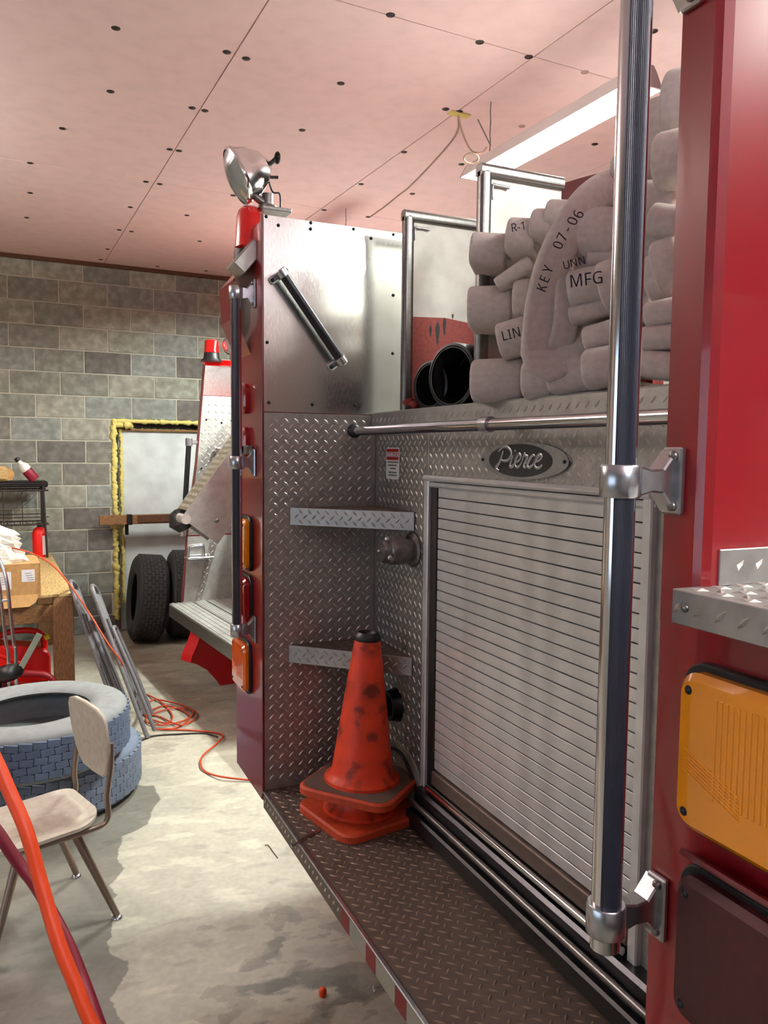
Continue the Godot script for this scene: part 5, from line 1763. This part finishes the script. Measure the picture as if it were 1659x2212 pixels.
	for p in [[-430, -1060, 1.36], [-400, 300, 1.36], [-250, 1400, 1.36], [0, 1805, 1.36], [72, 1905, 1.36], [108, 1965, 1.34], [147, 2040, 1.3], [180, 2120, 1.27], [214, 2214, 1.25], [255, 2330, 1.25]]:
		hp.append(dep(p[0], p[1], p[2]))
	e0 = hp[hp.size() - 1]
	hp.append(e0 + Vector3(0.04, -0.35, 0.0))
	hp.append(Vector3(e0.x + 0.08, 0.08, e0.z + 0.02))
	hp.append(Vector3(e0.x + 0.16, 0.012, e0.z + 0.04))
	hp.append(Vector3(e0.x + 0.4, 0.012, e0.z + 0.06))
	b = MB.new()
	b.tube(curve(hp, 8), 0.0105, 14)
	one("air_hose", b, M.maroon_hose, "dark maroon hose hanging behind the bright orange one", "hose")
	# workbench
	var bx := 0.455
	var bz := -5.29
	var wbn := thing("workbench", "plywood topped timber workbench standing along the block wall", "workbench", Transform3D(room, room * Vector3(bx, 0, bz)))
	b = MB.new()
	b.box(Vector3(-0.9, 0.77, -1.05), Vector3(1.8, 0.02, 2.1), 0.002)
	part(wbn, "top_sheet", b, M.ply)
	b = MB.new()
	b.box(Vector3(-0.95, 0.655, -0.04), Vector3(1.7, 0.11, 0.04), 0.002)
	part(wbn, "front_rail", b, M.wood)
	b = MB.new()
	b.box(Vector3(-0.02, 0.67, -1.1), Vector3(0.04, 0.09, 1.9), 0.002)
	part(wbn, "side_rail", b, M.wood)
	for q in [[-0.062, -0.045], [-0.062, -2.0], [-1.72, -0.045], [-1.72, -2.0]]:
		b = MB.new()
		b.box(Vector3(q[0], 0.38, q[1]), Vector3(0.12, 0.76, 0.085), 0.004)
		part(wbn, "leg", b, M.wood_post)
	b = MB.new()
	b.box(Vector3(-0.95, 0.16, -0.55), Vector3(1.6, 0.03, 0.8), 0.002)
	part(wbn, "lower_shelf", b, M.wood)
	# cardboard box with open flap and labels
	var bxn := thing("cardboard_box", "open cardboard box with shipping labels and a hanging flap on the workbench", "box", Transform3D(room, room * Vector3(bx - 0.19, 0.781, bz)))
	var cw := 0.62
	var chh := 0.2
	var cd := 0.42
	for q in [[Vector3(-cw / 2, chh / 2, -0.003), Vector3(cw, chh, 0.005), "front_wall"], [Vector3(-cw / 2, chh / 2, -cd), Vector3(cw, chh, 0.005), "back_wall"], [Vector3(-0.003, chh / 2, -cd / 2), Vector3(0.005, chh, cd), "side_wall"], [Vector3(-cw, chh / 2, -cd / 2), Vector3(0.005, chh, cd), "side_wall"], [Vector3(-cw / 2, 0.003, -cd / 2), Vector3(cw, 0.005, cd), "bottom"], [Vector3(-cw / 2, chh - 0.003, -cd / 2), Vector3(cw, 0.005, cd), "closed_top"]]:
		b = MB.new()
		b.box(q[0], q[1], 0.001)
		part(bxn, q[2], b, M.card)
	b = MB.new()
	var fl := [Vector2(-cw, 0), Vector2(0, 0)]
	fl[1] = Vector2(0, 0.0)
	b.plate([Vector2(-cw, 0), Vector2(-0.01, 0), Vector2(-0.03, -0.05), Vector2(-0.07, -0.075), Vector2(-cw, -0.085)], 0.005, Transform3D(Basis(Vector3.RIGHT, -0.35), Vector3(0, 0.006, 0.004)))
	part(bxn, "flap", b, M.card)
	for q in [[-0.15, 0.125, 0.075, 0.075], [-0.33, 0.10, 0.17, 0.11]]:
		b = MB.new()
		b.box(Vector3(q[0] + 0.08, q[1], 0.001), Vector3(q[2], q[3], 0.0015))
		var lb := part(bxn, "paper_label", b, M.paper)
		b = MB.new()
		for i in 4:
			b.box(Vector3(q[0] + 0.08 + 0.005 * i, q[1] + q[3] * 0.2 - 0.014 * i, 0.002), Vector3(q[2] * 0.5, 0.003, 0.0006))
		part(lb, "print_lines", b, M.grey_ink)
	# white bag in a tray on the box
	var bg := thing("plastic_bag", "crumpled white plastic bag on top of the cardboard box", "bag", Transform3D(room, room * Vector3(bx - 0.55, 0.981, bz - 0.16)))
	b = MB.new()
	var prof := []
	var seg := 28
	var lay := 12
	var nz := FastNoiseLite.new(); nz.seed = 3; nz.frequency = 3.5
	var grid := []
	for i in lay + 1:
		var t := float(i) / lay
		var rad := 0.24 * pow(maxf(1.0 - pow(t, 2.6), 0.0), 0.5) * (0.94 + 0.06 * cos(t * 9))
		var ring := []
		for k in seg:
			var a := TAU * k / seg
			var rr2 := rad * (1.0 + 0.22 * nz.get_noise_3d(cos(a), t * 1.4, sin(a)) + 0.05 * sin(a * 7 + t * 5))
			ring.append(Vector3(cos(a) * rr2 * 1.2, 0.25 * t * (1.0 + 0.1 * nz.get_noise_2d(a, t * 3)), sin(a) * rr2 * 0.75))
		grid.append(ring)
	for i in lay:
		for k in seg:
			var k2 := (k + 1) % seg
			var o: Vector3 = grid[i][k] + Vector3(0, 0.02 * i - 0.05, 0)
			b.quad(grid[i][k], grid[i][k2], grid[i + 1][k2], grid[i + 1][k], o)
	part(bg, "bag_skin", b, M.bag)
	# wire rack on the bench with things on it
	var rk := thing("wire_rack", "dark wire rack standing on the workbench against the block wall", "rack", Transform3D(room, room * Vector3(0.43, 0.781, -7.08)))
	var rw := 1.1
	for q in [[-0.02, 0.0], [-0.02, -0.34], [-rw, 0.0], [-rw, -0.34]]:
		b = MB.new()
		b.cyl(Vector3(q[0], 0, q[1]), Vector3(q[0] - 0.02, 0.6, q[1]), 0.009)
		part(rk, "post", b, M.wire)
	for y in [0.28, 0.56]:
		b = MB.new()
		for zz in [0.0, -0.34]:
			b.cyl(Vector3(0, y, zz), Vector3(-rw, y, zz), 0.007, -1, 8)
			b.cyl(Vector3(0, y + 0.06, zz), Vector3(-rw, y + 0.06, zz), 0.004, -1, 6)
		for i in 23:
			b.cyl(Vector3(-0.02 - i * 0.048, y, 0), Vector3(-0.02 - i * 0.048, y, -0.34), 0.0035, -1, 6)
		part(rk, "wire_shelf", b, M.wire, "", "stuff")
	for i in 6:
		b = MB.new()
		b.cyl(Vector3(-0.06 - i * 0.14, 0.28, 0.002), Vector3(-0.06 - i * 0.14, 0.56, 0.002), 0.0035, -1, 6)
		part(rk, "front_wire", b, M.wire)
	b = MB.new()
	b.box(Vector3(-0.5, 0.61, -0.17), Vector3(1.0, 0.05, 0.3), 0.01)
	part(rk, "dark_top_tray", b, M.dark_steel)
	var r1 := room * Vector3(0.43 - 0.3, 0.781 + 0.636, -7.22)
	var pk := thing("paper_parcel", "tan paper parcel lying on top of the wire rack", "parcel", Transform3D(room, r1))
	b = MB.new()
	b.box(Vector3(-0.3, 0.062, 0), Vector3(0.6, 0.122, 0.24), 0.02)
	part(pk, "wrapped_body", b, M.ply)
	b = MB.new()
	b.cyl(Vector3(0.0, 0.055, -0.1), Vector3(0.0, 0.055, 0.1), 0.05, -1, 14)
	part(pk, "rolled_end", b, M.card)
	# leaning bottle of red liquid
	var bt := room * onwall(76, 1040, 0.41)
	bt.y = 0.781 + 0.647
	var tipv := (room * onwall(42, 998, 0.41) - bt)
	var by := tipv.normalized()
	var bxv := by.cross(Vector3(0, 0, 1)).normalized()
	var bo := thing("bottle", "clear bottle half full of red liquid tilted on the wire rack", "bottle", Transform3D(Basis(bxv, by, bxv.cross(by)), bt))
	b = MB.new()
	b.lathe([Vector2(0, 0), Vector2(0.038, 0.0), Vector2(0.042, 0.008), Vector2(0.042, 0.1), Vector2(0, 0.1)], Transform3D(), 20, 0.6)
	part(bo, "red_liquid", b, M.maroon_hose)
	b = MB.new()
	b.lathe([Vector2(0.042, 0.1), Vector2(0.042, 0.135), Vector2(0.03, 0.16), Vector2(0.018, 0.175), Vector2(0.018, 0.2), Vector2(0, 0.2)], Transform3D(), 20, 0.6)
	part(bo, "clear_shoulder", b, M.white)
	b = MB.new()
	b.lathe([Vector2(0.02, 0.195), Vector2(0.02, 0.225), Vector2(0.01, 0.23), Vector2(0, 0.23)], Transform3D(), 16, 0.6)
	part(bo, "cap", b, M.black)
	# red extinguisher inside the rack
	var xe := room * Vector3(0.36, 0.781, -7.16)
	var ex := thing("fire_extinguisher", "red cylinder with a white label standing inside the wire rack", "extinguisher", Transform3D(room, xe))
	b = MB.new()
	b.lathe([Vector2(0, 0), Vector2(0.055, 0.0), Vector2(0.058, 0.01), Vector2(0.058, 0.2), Vector2(0.045, 0.235), Vector2(0.02, 0.25), Vector2(0, 0.25)], Transform3D(), 24, 0.6)
	part(ex, "cylinder", b, M.can_red)
	b = MB.new()
	b.box(Vector3(0.03, 0.1, 0.052), Vector3(0.03, 0.16, 0.006), 0.001)
	part(ex, "label_strip", b, M.paper)
	b = MB.new()
	b.cyl(Vector3(0, 0.245, 0), Vector3(0, 0.275, 0), 0.018)
	b.box(Vector3(0.02, 0.28, 0), Vector3(0.09, 0.014, 0.02), 0.002)
	part(ex, "valve_head", b, M.black)
	# gas cans under the bench
	can("gas_can", "bright red plastic gas can with a yellow cap under the workbench", Transform3D(room * Basis(Vector3.UP, 0.1), room * Vector3(bx - 0.33, 0.176, bz - 0.26)), 1.0, M.can_red, true)
	can("gas_can", "dark maroon gas can on the floor under the workbench", Transform3D(room * Basis(Vector3.UP, -0.15), room * Vector3(bx - 0.3, 0.001, bz + 0.16)), 1.0, M.can_maroon, false)
	# black handled scraper resting on the maroon can
	var sk := room * Vector3(bx - 0.36, 0.345, bz + 0.17)
	var sp := thing("scraper", "black handled scraper with a grey blade resting on the maroon gas can", "scraper", Transform3D(room, sk))
	b = MB.new()
	b.ball(Vector3(-0.03, 0.012, 0.02), 0.07, Vector3(1.3, 0.75, 0.7), Basis(Vector3(0, 0, 1), 0.2))
	part(sp, "black_handle", b, M.black)
	b = MB.new()
	b.box(Vector3(0.09, 0.13, 0.03), Vector3(0.035, 0.24, 0.006), 0.002, Basis(Vector3(0, 0, 1), -0.5))
	part(sp, "blade", b, M.blade)
	b = MB.new()
	b.box(Vector3(-0.13, 0.04, 0.04), Vector3(0.06, 0.025, 0.02), 0.004, Basis(Vector3(0, 0, 1), -0.8))
	part(sp, "yellow_clip", b, M.yellow)
	# chrome tube frame at the left
	var tf := thing_at(Vector3(-0.25, 0, -4.62), "tube_frame", "bare chrome tube frame standing in front of the workbench", "frame")
	var tz := 4.72
	for q in [[[-20, 1180], [4, 1222], [16, 1262], [22, 1320], [30, 1390], [34, 1410], [36, 1500]], [[-14, 1230], [-2, 1260], [5, 1320], [13, 1390], [18, 1415], [20, 1500]]]:
		var pp := []
		for p in q:
			pp.append(dep(p[0], p[1], tz))
		var en: Vector3 = pp[pp.size() - 1]
		pp.append(Vector3(en.x + 0.03, 0.0, en.z + 0.02))
		b = MB.new()
		b.tube(curve(pp, 5), 0.0115, 10)
		part(tf, "tube", b, M.chrome)
	b = MB.new()
	b.cyl(dep(3, 1298, tz), dep(20, 1296, tz), 0.009)
	part(tf, "cross_bar", b, M.chrome)
	# folded metal chairs leaning on the bench
	for q in [[Vector3(0.62, 0.0, -4.66), 0.27, 0.03, "grey metal folding chair leaning outermost against the workbench side"], [Vector3(0.50, 0.0, -4.86), 0.26, 0.1, "grey metal folding chair leaning between the workbench and another folded chair"]]:
		var up := Vector3(-q[1], 0.85, -0.22).normalized()
		var wd := Vector3(0.08, 0, -1).normalized()
		wd = (wd - up * up.dot(wd)).normalized()
		var fc := thing("folding_chair", q[3], "folding chair", Transform3D(Basis(wd, up, wd.cross(up)), q[0]), "folded grey chairs leaning at the workbench")
		b = MB.new()
		b.tube(curve([Vector3(0, 0.006, 0), Vector3(0.0, 0.5, 0), Vector3(0.005, 0.88, 0), Vector3(0.05, 0.95, 0), Vector3(0.2, 0.965, 0), Vector3(0.37, 0.95, 0), Vector3(0.415, 0.88, 0), Vector3(0.42, 0.5, 0), Vector3(0.42, 0.006, 0)], 5), 0.0135, 10)
		part(fc, "front_frame", b, M.grey_tube)
		b = MB.new()
		b.tube(curve([Vector3(0.03, 0.03, 0.05), Vector3(0.03, 0.35, 0.045), Vector3(0.035, 0.64, 0.03), Vector3(0.08, 0.68, 0.03), Vector3(0.34, 0.68, 0.03), Vector3(0.385, 0.64, 0.03), Vector3(0.39, 0.35, 0.045), Vector3(0.39, 0.03, 0.05)], 5), 0.0125, 10)
		part(fc, "rear_frame", b, M.grey_tube)
		for y in [0.13, 0.22]:
			b = MB.new()
			b.cyl(Vector3(0.0, y, 0.0), Vector3(0.42, y, 0.0), 0.008, -1, 8)
			part(fc, "stretcher", b, M.grey_tube)
		b = MB.new()
		b.plate(rr(0.36, 0.36, 0.05, 4), 0.014, Transform3D(Basis(), Vector3(0.21, 0.44, 0.012)), 0.004, true)
		part(fc, "seat", b, M.grey_panel)
		b = MB.new()
		b.plate(rr(0.39, 0.17, 0.04, 4), 0.012, Transform3D(Basis(), Vector3(0.21, 0.83, -0.006)), 0.004, true)
		part(fc, "backrest", b, M.grey_panel)
	# extension cord
	var cp := []
	for p in [[-60, 1178, 4.85], [0, 1180, 4.88], [60, 1192, 4.9], [110, 1218, 4.85], [150, 1262, 4.72], [190, 1320, 4.6], [230, 1385, 4.55], [262, 1430, 4.6], [276, 1468, 4.85]]:
		cp.append(dep(p[0], p[1], p[2]))
	for p in [[300, 1492], [330, 1506], [352, 1520], [372, 1545], [360, 1562], [325, 1552], [308, 1535], [330, 1512], [366, 1516], [400, 1526], [418, 1540], [398, 1556], [350, 1566], [318, 1560], [322, 1545], [372, 1530], [415, 1533], [426, 1548], [390, 1566], [345, 1548], [318, 1540], [360, 1524], [410, 1546], [380, 1572], [330, 1574], [420, 1578], [480, 1586], [468, 1606], [438, 1632], [434, 1652], [446, 1668], [480, 1678], [530, 1684], [585, 1690]]:
		cp.append(ony(p[0], p[1], 0.006 + rng.randf() * 0.012))
	b = MB.new()
	b.tube(curve(cp, 5), 0.0052, 7)
	one("extension_cord", b, M.orange_cord, "thin orange extension cord running over the workbench into a tangle on the floor", "cord")
	b = MB.new()
	var c2 := []
	for p in [[300, 1602], [330, 1590], [380, 1586], [440, 1584], [470, 1592]]:
		c2.append(ony(p[0], p[1], 0.005))
	b.tube(curve(c2, 5), 0.005, 7)
	one("dark_cord", b, M.wire, "dark cord lying straight on the concrete by the folded chairs", "cord")
	# small litter on the floor
	b = MB.new()
	var pl := ony(697, 2150, 0.0)
	b.lathe([Vector2(0, 0), Vector2(0.011, 0.0), Vector2(0.0125, 0.004), Vector2(0.012, 0.018), Vector2(0.008, 0.024), Vector2(0, 0.025)], Transform3D(Basis(), pl), 16, 0.6)
	one("ear_plug", b, M.orange_hose, "small bright orange plug lying on the bare concrete", "plug")
	b = MB.new()
	b.tube(curve([ony(572, 1826, 0.003), ony(580, 1826, 0.004), ony(590, 1840, 0.003), ony(600, 1853, 0.003)], 4), 0.0018, 6)
	one("twig", b, M.wood_dark, "thin dry twig on the brightly lit concrete by the tailboard", "twig")
	b = MB.new()
	b.tube(curve([ony(806, 2128, 0.012), ony(808, 2142, 0.003), ony(812, 2135, 0.01), ony(822, 2132, 0.004), ony(826, 2140, 0.002)], 4), 0.0014, 6)
	one("wire_scrap", b, M.cast, "bent scrap of bright wire on the floor below the tailboard", "wire")

func can(called: String, label: String, xf: Transform3D, k: float, m: Material, cap: bool) -> void:
	var o := thing(called, label, "gas can", xf, "gas cans under the workbench")
	var b := MB.new()
	b.plate([Vector2(-0.19, 0.01), Vector2(-0.17, 0), Vector2(0.17, 0), Vector2(0.19, 0.01), Vector2(0.19, 0.17), Vector2(0.175, 0.2), Vector2(0.12, 0.23), Vector2(-0.09, 0.27), Vector2(-0.16, 0.265), Vector2(-0.19, 0.24)], 0.2, Transform3D(Basis(), Vector3(0, 0, -0.1)), 0.012)
	part(o, "tank", b, m)
	b = MB.new()
	b.tube(curve([Vector3(-0.12, 0.255, 0), Vector3(-0.1, 0.31, 0), Vector3(-0.02, 0.335, 0), Vector3(0.1, 0.325, 0), Vector3(0.16, 0.28, 0), Vector3(0.17, 0.2, 0)], 5), 0.02, 10)
	part(o, "handle", b, m)
	for q in [[0.0, 0.16], [0.05, 0.1]]:
		b = MB.new()
		b.box(Vector3(q[0] - 0.02, q[1], 0.1), Vector3(0.22, 0.022, 0.014), 0.006, Basis(Vector3(0, 0, 1), -0.5))
		part(o, "moulded_rib", b, m)
	b = MB.new()
	b.cyl(Vector3(-0.15, 0.255, 0), Vector3(-0.155, 0.3, 0), 0.032, -1, 16, 0.004)
	part(o, "filler_cap", b, M.black if not cap else m)
	if cap:
		b = MB.new()
		b.cyl(Vector3(0.165, 0.27, 0.02), Vector3(0.195, 0.285, 0.02), 0.018, -1, 12, 0.003)
		part(o, "vent_plug", b, M.yellow)
